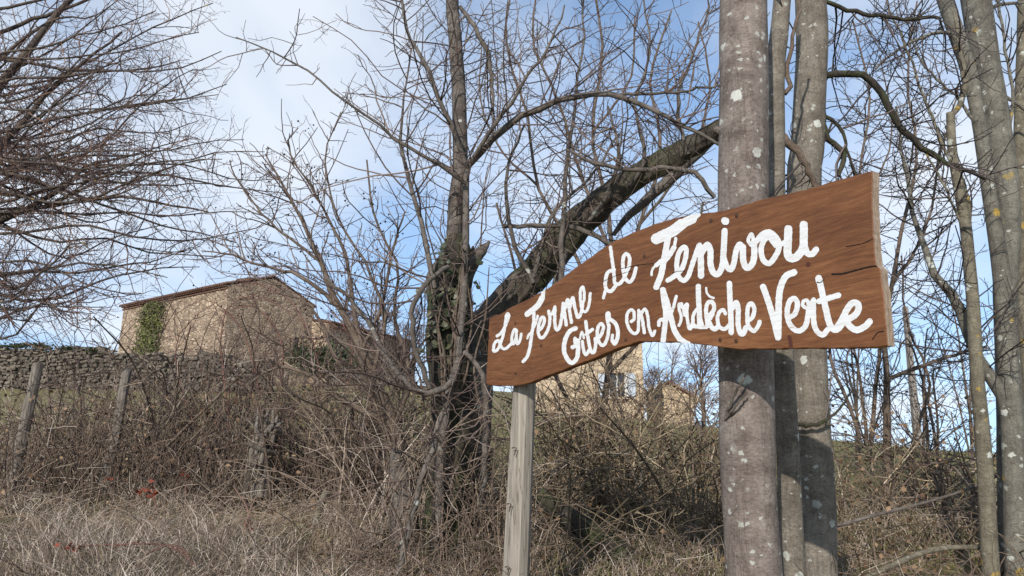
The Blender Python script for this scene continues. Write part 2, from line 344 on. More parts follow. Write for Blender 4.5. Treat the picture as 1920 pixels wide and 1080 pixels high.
t.links.new(ramp(t, noise(t, 90, 3), [(0.3, (0.035, 0.02, 0.014)), (0.7, (0.12, 0.065, 0.04))]), b.inputs['Base Color']); M['rust'] = m
m, t, b = mat('dull_wire', 0.5); b.inputs['Metallic'].default_value = 0.5
t.links.new(ramp(t, noise(t, 9, 3), [(0.3, (0.22, 0.23, 0.25)), (0.7, (0.32, 0.33, 0.35))]), b.inputs['Base Color']); M['wire'] = m

def stone_mat(name, scale, a, b_, c_, mortar, mw=0.06, flat=1.7, depth=0.06):
    m, t, b = mat(name, 0.9); v = coords(t, (1, 1, flat)); nz = N(t, 'ShaderNodeTexNoise'); nz.inputs['Scale'].default_value = scale * 0.8; t.links.new(v, nz.inputs['Vector'])
    va = N(t, 'ShaderNodeVectorMath', operation='MULTIPLY_ADD'); t.links.new(nz.outputs['Color'], va.inputs[0]); va.inputs[1].default_value = (0.45 / scale,) * 3; t.links.new(v, va.inputs[2])
    vo = N(t, 'ShaderNodeTexVoronoi'); vo.inputs['Scale'].default_value = scale; t.links.new(va.outputs[0], vo.inputs['Vector'])
    ve = N(t, 'ShaderNodeTexVoronoi', feature='DISTANCE_TO_EDGE'); ve.inputs['Scale'].default_value = scale; t.links.new(va.outputs[0], ve.inputs['Vector'])
    s = N(t, 'ShaderNodeSeparateColor'); t.links.new(vo.outputs['Color'], s.inputs[0])
    c = ramp(t, s.outputs[0], [(0, a), (0.5, b_), (1, c_)])
    e = ramp(t, ve.outputs['Distance'], [(mw * 0.3, (0, 0, 0)), (mw * 1.6, (1, 1, 1))])
    c = mixc_(t, e, mortar, c)
    c = mixc_(t, 0.6, c, ramp(t, noise(t, 0.35, 5, 0.65), [(0.3, (0.62, 0.6, 0.58)), (0.7, (1.15, 1.13, 1.1))]), 'MULTIPLY')
    c = mixc_(t, 0.5, c, ramp(t, noise(t, 9, 5, 0.7), [(0.3, (0.55, 0.55, 0.55)), (0.7, (1.2, 1.2, 1.2))]), 'MULTIPLY')
    t.links.new(c, b.inputs['Base Color']); bump(t, b, e, 0.7, depth); return m
M['stone_house'] = stone_mat('rubble_wall_stone', 3.3, (0.2, 0.148, 0.108), (0.42, 0.312, 0.22), (0.6, 0.465, 0.34), (0.43, 0.325, 0.232), mw=.09, depth=.12)
M['stone_far'] = stone_mat('cream_wall_stone', 3.0, (0.36, 0.27, 0.175), (0.52, 0.40, 0.27), (0.64, 0.5, 0.35), (0.55, 0.43, 0.3))
M['stone_shed'] = stone_mat('shed_wall_stone', 3.0, (0.17, 0.125, 0.095), (0.24, 0.19, 0.145), (0.33, 0.27, 0.21), (0.22, 0.18, 0.14))
m, t, b = mat('dry_wall_stone'); a = N(t, 'ShaderNodeObjectInfo')
c = ramp(t, noise(t, 1.9, 4, 0.6, coords(t, which='Object')), [(0.25, (0.065, 0.055, 0.043)), (0.5, (0.14, 0.118, 0.094)), (0.75, (0.26, 0.225, 0.185))])
c = mixc_(t, 0.7, c, ramp(t, a.outputs['Random'], [(0, (0.55, 0.55, 0.52)), (1, (1.4, 1.36, 1.3))]), 'MULTIPLY')
t.links.new(c, b.inputs['Base Color']); bump(t, b, noise(t, 14, 4), 0.5, 0.03); M['drystone'] = m
m, t, b = mat('terracotta_tile', 0.85); c = ramp(t, noise(t, 1.7, 6, 0.7), [(0.3, (0.075, 0.043, 0.032)), (0.5, (0.155, 0.085, 0.06)), (0.75, (0.25, 0.155, 0.11))])
t.links.new(c, b.inputs['Base Color']); M['tile'] = m
m, t, b = mat('whitewash'); t.links.new(ramp(t, noise(t, 2, 5), [(0.3, (0.5, 0.48, 0.44)), (0.7, (0.68, 0.66, 0.62))]), b.inputs['Base Color']); M['whitewash'] = m
m, t, b = mat('blue_grey_shutter', 0.6); t.links.new(ramp(t, noise(t, 6, 3), [(0.3, (0.33, 0.37, 0.41)), (0.7, (0.43, 0.46, 0.5))]), b.inputs['Base Color']); M['shutter'] = m
m, t, b = mat('window_glass', 0.12); b.inputs['Base Color'].default_value = (0.02, 0.023, 0.027, 1); b.inputs['Specular IOR Level'].default_value = 0.5; M['glass'] = m
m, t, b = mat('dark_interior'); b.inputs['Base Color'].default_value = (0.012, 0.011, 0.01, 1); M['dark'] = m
m, t, b = mat('berry', 0.5); b.inputs['Base Color'].default_value = (0.02, 0.014, 0.018, 1); M['berry'] = m
m, t, b = mat('ground_turf', 0.95)
n1 = noise(t, 0.55, 6, 0.6); n2 = noise(t, 7, 6, 0.7); n3 = noise(t, 0.09, 4, 0.5)
c = ramp(t, n1, [(0.3, (0.095, 0.10, 0.032)), (0.5, (0.16, 0.14, 0.052)), (0.72, (0.22, 0.17, 0.085))])
c = mixc_(t, ramp(t, n3, [(0.35, (0, 0, 0)), (0.65, (0.6,) * 3)]), c, (0.15, 0.128, 0.052))
c = mixc_(t, 0.6, c, ramp(t, n2, [(0.3, (0.5, 0.48, 0.45)), (0.7, (1.25, 1.25, 1.2))]), 'MULTIPLY')
t.links.new(c, b.inputs['Base Color']); bump(t, b, n2, 0.8, 0.12); M['turf'] = m

# ------------------------------------------------------------------ the ground: one sheet to the horizon
def axis(lo, hi, near0, near1, st, g=1.13):
    a = list(np.arange(near0, near1, st)); s = st
    while a[-1] < hi: s *= g; a.append(a[-1] + s)
    s = st; b = [a[0]]
    while b[-1] > lo: s *= g; b.append(b[-1] - s)
    return np.array(b[:0:-1] + a)
gx = axis(-2500, 2500, -9, 9, 0.22); gy = axis(-60, 3500, 0.5, 14, 0.2)
X, Y = np.meshgrid(gx, gy); Z = gz(X, Y); nx, ny = len(gx), len(gy)
ii = (np.arange(ny - 1)[:, None] * nx + np.arange(nx - 1)[None]).ravel()
me = mesh_np('ground', np.stack([X, Y, Z], -1).reshape(-1, 3), np.stack([ii, ii + 1, ii + nx + 1, ii + nx], -1))
ground = link('ground', me, M['turf']); props(ground, kind='structure')

def ground_at(x, y): return float(gz(x, y))

# ------------------------------------------------------------------ farmhouse and other buildings
def frame_ax(a, b):        # axes of a vertical wall from a to b (xy): along, outward (towards camera side), up
    e = np.array([b[0] - a[0], b[1] - a[1], 0.0]); L = np.linalg.norm(e); e /= L
    return e, np.array([e[1], -e[0], 0.0]), np.array([0, 0, 1.0]), L
def wall_solid(name, ring, tops, z0, mt, parent):
    n = len(ring); V = [(x, y, z0) for x, y in ring] + [(x, y, z) for (x, y), z in zip(ring, tops)]
    F = [(i, (i + 1) % n, n + (i + 1) % n, n + i) for i in range(n)] + [tuple(range(n - 1, -1, -1)), tuple(range(n, 2 * n))]
    return piece(name, V, F, mt, parent)
def tiled_roof(name, a, b, c, d, parent, pitch_w=0.22, th=0.05, mt=None):
    """corrugated canal-tile slope; a-b the eave, d-c the ridge"""
    a, b, c, d = map(np.asarray, (a, b, c, d)); nrm = np.cross(b - a, d - a); nrm = nrm / np.linalg.norm(nrm)
    if nrm[2] < 0: nrm = -nrm
    L = np.linalg.norm(b - a); n = int(L / pitch_w) * 4; V = []
    rows = 10
    for j in range(rows + 1):
        for step in (0, 1):
            f = j / rows; l = a + (d - a) * f; r = b + (c - b) * f
            for i in range(n + 1):
                h = 0.055 * math.sin(i / 4 * 2 * math.pi) + (0.03 if step == 0 else 0.0)
                V.append(l + (r - l) * (i / n) + nrm * h)
    V2 = [v - nrm * 0.07 for v in V]; m_ = len(V); w = n + 1; nr = 2 * (rows + 1); F = []
    for j in range(nr - 1):
        for i in range(n):
            p = j * w + i; F.append((p, p + 1, p + w + 1, p + w)); q = p + m_; F.append((q, q + w, q + w + 1, q + 1))
    for i in range(n): F.append((i, i + m_, i + m_ + 1, i + 1)); p = (nr - 1) * w + i; F.append((p, p + 1, p + 1 + m_, p + m_))
    for j in range(nr - 1):
        p = j * w; F.append((p, p + w, p + w + m_, p + m_)); p = j * w + n; F.append((p, p + m_, p + w + m_, p + w))
    return piece(name, V + V2, F, mt or M['tile'], parent, smooth=False)
def half_tiles(name, a, b, out, z, parent, w=0.2, rows=2):
    """genoise: rows of half round tile ends under the eave"""
    mb = MB(); a = np.asarray(a); b = np.asarray(b); L = np.linalg.norm(b - a); e = (b - a) / L; n = int(L / w)
    for r_ in range(rows):
        o = 0.10 + 0.11 * (rows - 1 - r_)
        for i in range(n):
            c = a + e * (i + 0.5 + 0.25 * (r_ % 2)) * L / n; V = []; S = 5
            for back in (0, 1):
                for k in range(S + 1):
                    th = math.pi * k / S
                    V.append(c + e * (w * 0.46 * math.cos(th)) + out * (o if not back else -0.02) + np.array([0, 0, z - r_ * 0.14 - 0.13 + 0.10 * math.sin(th)]))
            F = [(k, k + 1, k + S + 2, k + S + 1) for k in range(S)] + [tuple(range(S, -1, -1))]
            mb.add(V, F)
    return mb.build(name, M['tile'], parent)
def opening(parent, base, e, o, z, w, h, shutters=True, glass=True):
    """window set on a wall: dark reveal, frame, panes, sill, open shutters"""
    c = np.array([base[0], base[1], z]); ax = np.array([e, o, [0, 0, 1]])
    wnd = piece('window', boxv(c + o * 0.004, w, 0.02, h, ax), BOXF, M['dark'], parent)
    def sub(name, cc, sx, sy, sz, mt): return piece(name, boxv(cc, sx, sy, sz, ax), BOXF, mt, wnd)
    up = np.array([0, 0, 1.0])
    for s in (-1, 1): sub('jamb', c + e * s * (w / 2 + 0.08) + o * 0.03, 0.16, 0.10, h + 0.1, M['whitewash'] if shutters else M['stone_far'])
    sub('lintel', c + up * (h / 2 + 0.12) + o * 0.035, w + 0.34, 0.11, 0.18, M['stone_far']); sub('sill', c - up * (h / 2 + 0.07) + o * 0.06, w + 0.34, 0.2, 0.11, M['stone_far'])
    if glass:
        for s in (-1, 1): sub('pane', c + e * s * w * 0.25 + o * 0.02, w * 0.44, 0.015, h * 0.92, M['glass'])
        sub('mullion', c + o * 0.032, 0.07, 0.03, h, M['whitewash'])
    if shutters:
        for s in (-1, 1):
            cc = c + e * s * (w / 2 + 0.17 + w * 0.27) + o * 0.10
            sub('shutter', cc, w * 0.5, 0.04, h, M['shutter'])

def plane_xy(px, py, D): p = P(px, py, D); return p[:2]
# main farmhouse: near corner, long eave wall running back to the left, gable to the right
Cn = P(428, 535, 48.0); hE = Cn[2]
Cf = P(232, 577, 56.8); e_long = Cf[:2] - Cn[:2]; Ll = np.linalg.norm(e_long); e_long /= Ll
e_gab = np.array([-e_long[1], e_long[0]]);
if e_gab[1] < 0: e_gab = -e_gab
Wg = 6.9; A0 = Cn[:2]; B0 = A0 + e_gab * Wg; C0 = B0 + e_long * Ll; D0 = A0 + e_long * Ll; G0 = A0 + e_gab * Wg * 0.5; G1 = G0 + e_long * Ll
zb = ground_at(*A0) - 2.5; hA = P(515, 522, G0[1])[2]; hB = P(585, 574, B0[1])[2]
house = thing('farmhouse', 'large stone farmhouse with a low tiled gable roof on the left hillside', 'house', (A0[0], A0[1], ground_at(*A0)))
wall = MB()
ring = [A0, G0, B0, C0, G1, D0]; tp = [hE, hA, hB, hB, hA, hE]; n = 6
bat = [e_long * -0.0, e_gab * 0, e_gab * 0.25, e_gab * 0.2, e_gab * 0, e_long * 0.55]
V = [(r[0] + q[0], r[1] + q[1], zb) for r, q in zip(ring, bat)] + [(r[0], r[1], z) for r, z in zip(ring, tp)]
wall.add(V, [(i, (i + 1) % n, n + (i + 1) % n, n + i) for i in range(n)] + [(6, 7, 10, 11), (7, 8, 9, 10)])
hw = wall.build('wall', M['stone_house'], house)
oL = np.array([-e_gab[0], -e_gab[1], 0]); oG = np.array([-e_long[0], -e_long[1], 0])
def v3(p, z): return np.array([p[0], p[1], z])
up = np.array([0, 0, 1.0])
tiled_roof('roof', v3(A0 - e_gab * 0.35 - e_long * 0.02, hE - 0.0 + 0.10), v3(D0 - e_gab * 0.35 + e_long * 0.1, hE + 0.10), v3(G1 + e_long * 0.1, hA + 0.16), v3(G0 - e_long * 0.02, hA + 0.16), house)
tiled_roof('roof', v3(B0 + e_gab * 0.25 - e_long * 0.02, hB - 0.02), v3(C0 + e_gab * 0.25 + e_long * 0.1, hB - 0.02), v3(G1 + e_long * 0.1, hA + 0.15), v3(G0 - e_long * 0.02, hA + 0.15), house)
half_tiles('eave_tiles', v3(A0, 0), v3(D0, 0), oL, hE + 0.06, house)
# narrow slit opening and stone blocks in the gable
sl_c = A0 + e_gab * (Wg * 0.80); zs = P(563, 643, sl_c[1])[2]
opening(house, sl_c - e_long * 0.0, np.array([*e_gab, 0]), oG, zs, 0.42, 0.75, shutters=False, glass=False)
# low annex to the right of the gable
a1 = B0 + e_gab * 0.2 - e_long * 1.5; a2 = P(770, 640, 62.0)[:2]
h1 = P(592, 606, a1[1])[2]; h2 = P(770, 642, a2[1])[2]
ee, oo, _, La = frame_ax(a1, a2); dd = -oo[:2] * 6
annex = thing('stone_barn', 'low stone barn with tiled lean-to roof running right from the farmhouse gable', 'barn', (a1[0], a1[1], ground_at(*a1)))
wall_solid('wall', [a1, a2, a2 + dd, a1 + dd], [h1, h2, h2 + 0.9, h1 + 0.9], zb, M['stone_house'], annex)
tiled_roof('roof', v3(a1 - dd / 6 * 0.3, h1 + 0.1), v3(a2 - dd / 6 * 0.3, h2 + 0.1), v3(a2 + dd, h2 + 1.05), v3(a1 + dd, h1 + 1.05), annex)
half_tiles('eave_tiles', v3(a1, 0), v3(a2, 0), oo, min(h1, h2) + 0.05 if abs(h1 - h2) < 0.3 else h2 + 0.05, annex, rows=1)

# cream house behind the sign
D2 = 38.0
q1 = P(985, 700, D2 + 1.0)[:2]; q2 = P(1206, 700, D2)[:2]; ee, oo, _, L2 = frame_ax(q1, q2); dd = -oo[:2] * 7
h2t = P(1206, 618, D2)[2]
cream = thing('cream_house', 'cream stone house with pale shutters seen through twigs below the sign', 'house', (q2[0], q2[1], ground_at(*q2)))
wall_solid('wall', [q1, q2, q2 + dd, q1 + dd], [h2t] * 4, ground_at(*q2) - 2, M['stone_far'], cream)
rg = (h2t + 1.3)
tiled_roof('roof', v3(q1 + oo[:2] * .35, h2t + .05), v3(q2 + oo[:2] * .35, h2t + .05), v3(q2 + dd / 2, rg), v3(q1 + dd / 2, rg), cream)
tiled_roof('roof', v3(q1 + dd * 1.04, h2t + .05), v3(q2 + dd * 1.04, h2t + .05), v3(q2 + dd / 2, rg), v3(q1 + dd / 2, rg), cream)
wc = q1 + ee[:2] * L2 * 0.78; zc = P(1158, 722, wc[1])[2]
opening(cream, wc, ee, oo, zc, 0.75, 1.15)
# small shed house to its right
D3 = 44.0
s1 = P(1212, 760, D3)[:2]; s2 = P(1256, 760, D3 - .3)[:2]; s3 = P(1300, 760, D3 - .6)[:2]
ee3, oo3, _, L3 = frame_ax(s1, s3); dd3 = -oo3[:2] * 6; hs1 = P(1212, 741, s1[1])[2]; hs2 = P(1256, 719, s2[1])[2]; hs3 = P(1300, 745, s3[1])[2]
shed = thing('gabled_shed', 'small gabled stone shed right of the cream house', 'shed', (s2[0], s2[1], ground_at(*s2)))
wall_solid('wall', [s1, s2, s3, s3 + dd3, s2 + dd3, s1 + dd3], [hs1, hs2, hs3, hs3, hs2, hs1], ground_at(*s2) - 2, M['stone_far'], shed)
tiled_roof('roof', v3(s1 - ee3[:2] * .3 - dd3 * 0.04, hs1 - .05), v3(s1 - ee3[:2] * .3 + dd3, hs1 - .05), v3(s2 + dd3, hs2 + .1), v3(s2 - dd3 * 0.04, hs2 + .1), shed)
tiled_roof('roof', v3(s3 + ee3[:2] * .3 - dd3 * 0.04, hs3 - .05), v3(s3 + ee3[:2] * .3 + dd3, hs3 - .05), v3(s2 + dd3, hs2 + .1), v3(s2 - dd3 * 0.04, hs2 + .1), shed)
pc = (s1 + s2) / 2 + ee3[:2] * 0.1; opening(shed, pc, ee3, oo3, P(1238, 752, pc[1])[2], 0.5, 0.6, shutters=False)

# dry-stone terrace wall on the left
rng = np.random.default_rng(5)
w0 = P(-140, 640, 44)[:2]; w1 = P(500, 668, 38.5)[:2]; ew, ow, _, Lw = frame_ax(w0, w1)
dry = thing('dry_stone_wall', 'long grey dry-stone terrace wall left of the farmhouse', 'wall', (*(w0 + w1) / 2, ground_at(*(w0 + w1) / 2)))
axw = np.array([ew, ow, [0, 0, 1.0]])
zt0 = P(-140, 640, w0[1])[2]; zt1 = P(500, 672, w1[1])[2]; zg = min(ground_at(*w0), ground_at(*w1)) - 0.6
core = MB(); cv = []
for q, zt_ in ((w0, zt0), (w1, zt1)):
    for o_, zz in ((-.12, zg), (-.75, zg), (-.75, zt_ - .16), (-.12, zt_ - .16)): cv.append((q[0] + ow[0] * o_, q[1] + ow[1] * o_, zz))
core.add(cv, [(0, 1, 2, 3), (7, 6, 5, 4), (0, 4, 5, 1), (1, 5, 6, 2), (2, 6, 7, 3), (3, 7, 4, 0)])
core.build('core', M['drystone'], dry)
def stone_mesh(k):
    r_ = np.random.default_rng(100 + k); V = boxv((0, 0, 0), 1, 1, 1) * r_.uniform(0.8, 1.05, (8, 3)); bmx = bmesh.new()
    vs = [bmx.verts.new(v) for v in V]; [bmx.faces.new([vs[i] for i in f]) for f in BOXF]
    bmesh.ops.bevel(bmx, geom=bmx.edges[:] , offset=0.12, segments=1, affect='EDGES'); me_ = bpy.data.meshes.new('stone'); bmx.to_mesh(me_); bmx.free()
    me_.materials.append(M['drystone']); return me_
SM = [stone_mesh(k) for k in range(8)]
rest = MB(); cnt = 0; z = zg + 0.05; stones = []
while z < max(zt0, zt1):
    hrow = rng.uniform(0.10, 0.22); s = rng.uniform(0, 0.3)
    while s < Lw:
        wst = rng.uniform(0.14, 0.34) * rng.choice([1, 1, 1.9]); f = (s + wst / 2) / Lw; top = zt0 * (1 - f) + zt1 * f + 0.10 * math.sin(s * 1.7) + 0.07 * math.sin(s * 4.1)
        if z + hrow * 0.6 < top: stones.append((s + wst / 2, z + hrow / 2 + .10 * math.sin(s * .9 + z * .7) + rng.normal(0, .022), wst * rng.uniform(.78, 1.0), hrow * rng.uniform(.7, 1.15), rng.uniform(-0.12, 0.12)))
        s += wst
    z += hrow
stones.sort(key=lambda q: -(q[2] * q[3] + (0.25 if q[1] > zt1 - 1.4 and q[0] < Lw * 0.8 and q[0] > Lw * 0.2 else 0)))
bl = np.array(dry.location)
for i, (s, zz, ws, hs, off) in enumerate(stones):
    c = np.array([*(w0 + ew[:2] * s), zz]) + ow * (off - 0.05)
    if i < 290:
        o = bpy.data.objects.new('stone', SM[i % 8]); COL.objects.link(o); o.parent = dry; o.location = Vector(c - bl)
        o.rotation_euler = (rng.normal(0, .1), rng.normal(0, .11), math.atan2(ew[1], ew[0]) + rng.normal(0, .15)); o.scale = (ws, 0.35, hs)
    else:
        an = rng.normal(0, .1); ax2 = np.array([ew * math.cos(an) + up * math.sin(an), ow, up * math.cos(an) - ew * math.sin(an)]); rest.add(boxv(c, ws, 0.33, hs, ax2) + rng.normal(0, .018, (8, 3)), BOXF)
ro = rest.build('rubble', M['drystone'], dry); ro['kind'] = 'stuff'

# ------------------------------------------------------------------ leaf cards as real small leaves
def leaves_mesh(name, pts, size, rng, base=None, asp=0.75, nrm_bias=None, rnd=None):
    n = len(pts); pts = np.asarray(pts); a = norm(rng.normal(size=(n, 3))); 
    if nrm_bias is not None: nn = norm(rng.normal(size=(n, 3)) * 0.6 + np.asarray(nrm_bias))
    else: nn = norm(rng.normal(size=(n, 3)))
    a = norm(a - nn * (a * nn).sum(1, keepdims=True)); b = np.cross(nn, a); s = (size * rng.uniform(0.6, 1.3, n))[:, None]
    V = np.stack([pts - a * s, pts - a * s * .15 + b * s * asp + nn * s * .15, pts + a * s, pts - a * s * .15 - b * s * asp + nn * s * .15], 1)
    if base is not None: V = V - np.asarray(base)
    i = np.arange(n)[:, None] * 4
    rv = rng.random(n) if rnd is None else rnd
    return mesh_np(name, V.reshape(-1, 3), tris=np.concatenate([i + [0, 2, 1], i + [0, 3, 2]], 0), rnd=np.repeat(rv, 4))
# creeper on the farmhouse's long wall
def creeper():
    r_ = np.random.default_rng(8); t_ = thing('wall_creeper', 'olive green creeper climbing the left wall of the big farmhouse', 'climbing plant', v3(A0 + e_long * Ll * .6, zb + 2.4))
    n = 5200; f = np.clip(r_.normal(0.66, 0.052, n), .5, .9); z = r_.uniform(0, 1, n) ** 0.8
    zz = zb + 2 + z * (hE - zb - 2.0 - 0.05 + 0 * z); zz = np.minimum(zz, hE - 0.1 - np.abs(f - .66) * 9 * r_.random(n))
    b_ = A0[None] + e_long[None] * Ll * (f + (1 - z) * 0.03)[:, None] + oL[:2] * (0.06 + 0.28 * r_.random(n))[:, None]
    me_ = leaves_mesh('foliage', np.c_[b_, zz], 0.10, r_, t_.location, nrm_bias=oL + up * .3); link('foliage', me_, M['wall_ivy'], t_)
    L_ = []
    for k in range(7):
        f0 = .68 + r_.uniform(-.02, .03); p = [np.array([*(A0 + e_long * Ll * (f0 + r_.normal(0, .03) * j) + oL[:2] * .05), zb + 2 + j * (hE - zb - 2.3) / 4]) for j in range(5)]
        L_.append(resample(p, np.linspace(.05, .015, 5), 14))
    link('stem', tubes_mesh('stem', [(*stack(L_), 5)], 3, t_.location), M['bark_brown'], t_)
creeper()
def bush(name, label, cat, c, rad, n, size, mt, seed, group=None, stems=6, grp=None):
    r_ = np.random.default_rng(seed); c = np.asarray(c, float); t_ = thing(name, label, cat, (c[0], c[1], c[2]), group)
    cl = r_.normal(size=(14, 3)) * np.asarray(rad) * 0.45; cl[:, 2] = np.abs(cl[:, 2]) + rad[2] * .35
    k = r_.integers(0, 14, n); pts = c + cl[k] + r_.normal(size=(n, 3)) * np.asarray(rad) * 0.25
    pts[:, 2] = np.maximum(pts[:, 2], c[2] + 0.02)
    link('crown', leaves_mesh('crown', pts, size, r_, c), M[mt], t_)
    L_ = [resample([c, c + cl[j] * .5 + np.array([0, 0, .1]), c + cl[j]], [size * .3, size * .2, size * .1], 8) for j in range(stems)]
    link('trunk', tubes_mesh('trunk', [(*stack(L_, 8), 5)], seed, c), M['bark_brown'], t_)
    return t_
p = P(605, 700, 36); bush('evergreen_bush', 'dark evergreen bush in front of the farmhouse gable', 'bush', (p[0], p[1], P(605, 706, 36)[2]), (1.25, .9, 1.0), 4200, .10, 'evergreen', 21)
for k, (px, D_, s) in enumerate([(30, 42.2, .55), (75, 42, .7), (130, 41.6, .55), (185, 41, .45)]):
    f = (P(px, 640, D_)[0] - w0[0]) / (w1[0] - w0[0]); xy = w0 + (w1 - w0) * f
    bush('wall_top_plant', ['low dark shrub at the left end of the dry-stone wall top', 'highest dark shrub tuft crowning the dry-stone wall', 'flat dark shrub on the middle of the dry-stone wall', 'small dark tuft on the dry-stone wall nearest the farmhouse'][k], 'shrub',
         (xy[0], xy[1], zt0 * (1 - f) + zt1 * f - .15), (s * 1.3, s * .4, s * .42), 420, .06, 'evergreen', 40 + k, 'plants on the dry-stone wall')

# ------------------------------------------------------------------ utility pole and wires
pb = P(1722, 838, 25.0); pt = P(1697, 575, 25.0)
pole = thing('utility_pole', 'slim grey utility pole with step holes standing on the right skyline', 'pole', (pb[0], pb[1], ground_at(pb[0], pb[1])))
pbz = np.array([pb[0], pb[1], ground_at(pb[0], pb[1]) - .4]); ptp = np.array([pb[0] + (pt[0] - pb[0]) * .35, pb[1], pt[2]])
ptp[0] = pt[0]; L_ = ptp - pbz; h_ = np.linalg.norm(L_); axx = L_ / h_; sx = norm(np.cross(axx, [0, 1, 0])); sy = np.cross(axx, sx)
mb = MB()
def frust(mb, a, b, wa, wb, da, db, sx, sy):
    V = []
    for c, w_, d_ in ((a, wa, da), (b, wb, db)): V += [c - sx * w_ - sy * d_, c + sx * w_ - sy * d_, c + sx * w_ + sy * d_, c - sx * w_ + sy * d_]
    mb.add(V, [(0, 1, 2, 3), (4, 7, 6, 5), (0, 4, 5, 1), (1, 5, 6, 2), (2, 6, 7, 3), (3, 7, 4, 0)])
frust(mb, pbz, ptp, .115, .07, .10, .065, sx, sy); mb.build('shaft', M['pole'], pole)
for k in range(11):
    c = pbz + L_ * (0.12 + k * .078); w_ = .115 - .045 * (0.12 + k * .078)
    d_ = .10 - .035 * (.12 + k * .078)
    o = piece('step_hole', boxv(c + sy * (d_ * (-1 if sy[1] > 0 else 1)), w_ * .5, .012, .07, np.array([sx, sy, axx])), BOXF, M['dark'], pole)
for k, (ya, yb) in enumerate([(288, 322), (318, 350), (350, 380)]):
    a = P(-400, ya, 33); b = P(2350, yb, 27); tt = np.linspace(0, 1, 24)[:, None]; pp = a * (1 - tt) + b * tt - np.array([0, 0, 1]) * (4 * tt * (1 - tt)) * .9
    o = link('overhead_wire', tubes_mesh('overhead_wire', [(pp[None], np.full((1, 24), .007), 5)], k), M['wire'])
    props(o, ['topmost thin overhead wire crossing the sky behind the trees', 'middle thin overhead wire crossing the sky behind the trees', 'lowest thin overhead wire crossing the sky behind the trees'][k], 'wire', 'overhead wires')

# ------------------------------------------------------------------ trunks
def trunk_mesh(name, spec, depth, K=110, S=22, amp=0.05, fseed=0, ridges=0.0, base=None, zdown=None):
    p, r = limb(spec, depth, K)
    wb = np.array([[mnoise.noise(Vector((fseed + 5, z_ * 1.3, 3))), mnoise.noise(Vector((fseed + 9, z_ * 1.3, 7))), 0] for z_ in p[:, 2]]) * (r[:, None] * .10); p = p + wb
    T = norm(np.gradient(p, axis=0)); ref = np.array([0, 1.0, 0]) if abs((p[-1] - p[0])[1]) < abs((p[-1] - p[0])[2]) + abs((p[-1] - p[0])[0]) else np.array([1.0, 0, 0])
    A = norm(np.cross(T, ref)); B = np.cross(T, A); V = np.zeros((K, S, 3))
    for j in range(K):
        for s in range(S):
            th = 2 * math.pi * s / S; dr = A[j] * math.cos(th) + B[j] * math.sin(th)
            q = p[j] + dr * r[j]
            nz = mnoise.fractal(Vector((q[0] * 9 + fseed, q[1] * 9, q[2] * 3)), 1, 2, 3) * amp + mnoise.noise(Vector((q[0] * 3 + fseed, q[1] * 3, q[2] * 1.6))) * amp * 1.2
            nz += .06 * mnoise.noise(Vector((q[2] * 2.3 + fseed, th * .8, fseed)))
            if ridges: nz += ridges * (abs(math.sin(th * 4.5 + 2.2 * mnoise.noise(Vector((fseed, q[2] * 2.2, q[0] * 2))) * 2)) - .5)
            V[j, s] = p[j] + dr * r[j] * (1 + nz)
    V = V.reshape(-1, 3); n0 = len(V); V = np.vstack([V, p[0], p[-1]])
    j = np.arange(K - 1)[:, None] * S; s = np.arange(S)[None]; s2 = (s + 1) % S
    q = np.stack([j + s, j + s2, j + S + s2, j + S + s], -1).reshape(-1, 4)
    s = np.arange(S); tr = np.concatenate([np.stack([np.full(S, n0), (s + 1) % S, s], -1), np.stack([np.full(S, n0 + 1), (K - 1) * S + s, (K - 1) * S + (s + 1) % S], -1)])
    if base is not None: V = V - np.asarray(base)
    return mesh_np(name, V, q, tr)
def foot(spec, depth):       # carry a trunk that leaves the bottom of the picture down into the ground
    x, y, w = spec[0][:3]; d = (spec[0][0] - spec[1][0]) / max(1e-6, (spec[0][1] - spec[1][1]))
    while P(x, y, depth)[2] > ground_at(P(x, y, depth)[0], depth) - 0.05:
        y += 40; x += d * 40
        if y > 2500: break
    return [(x, y, w * 1.12)] + spec
BIG = {}
def make_tree(name, label, spec, depth, mt, limbs=(), levels=(), seed=1, cat='tree', tw='twig', amp=.05, ridges=0.0, group=None, S=22, limb_mat=None, to_ground=True, extra=None, extra_buds=None):
    if to_ground: spec = foot(spec, depth)
    b = P(spec[0][0], spec[0][1], depth); b[2] = ground_at(b[0], b[1]) if to_ground else b[2]
    t_ = thing(name, label, cat, b, group)
    link('trunk', trunk_mesh('trunk', spec, depth, fseed=seed * 3.7, amp=amp, ridges=ridges, base=b, S=S), M[mt], t_)
    ap = crown(t_, limbs, depth, levels, seed, tw, b, limb_mat or mt, extra)
    if extra_buds and ap: buds(t_, ap, *extra_buds, seed)
    return t_
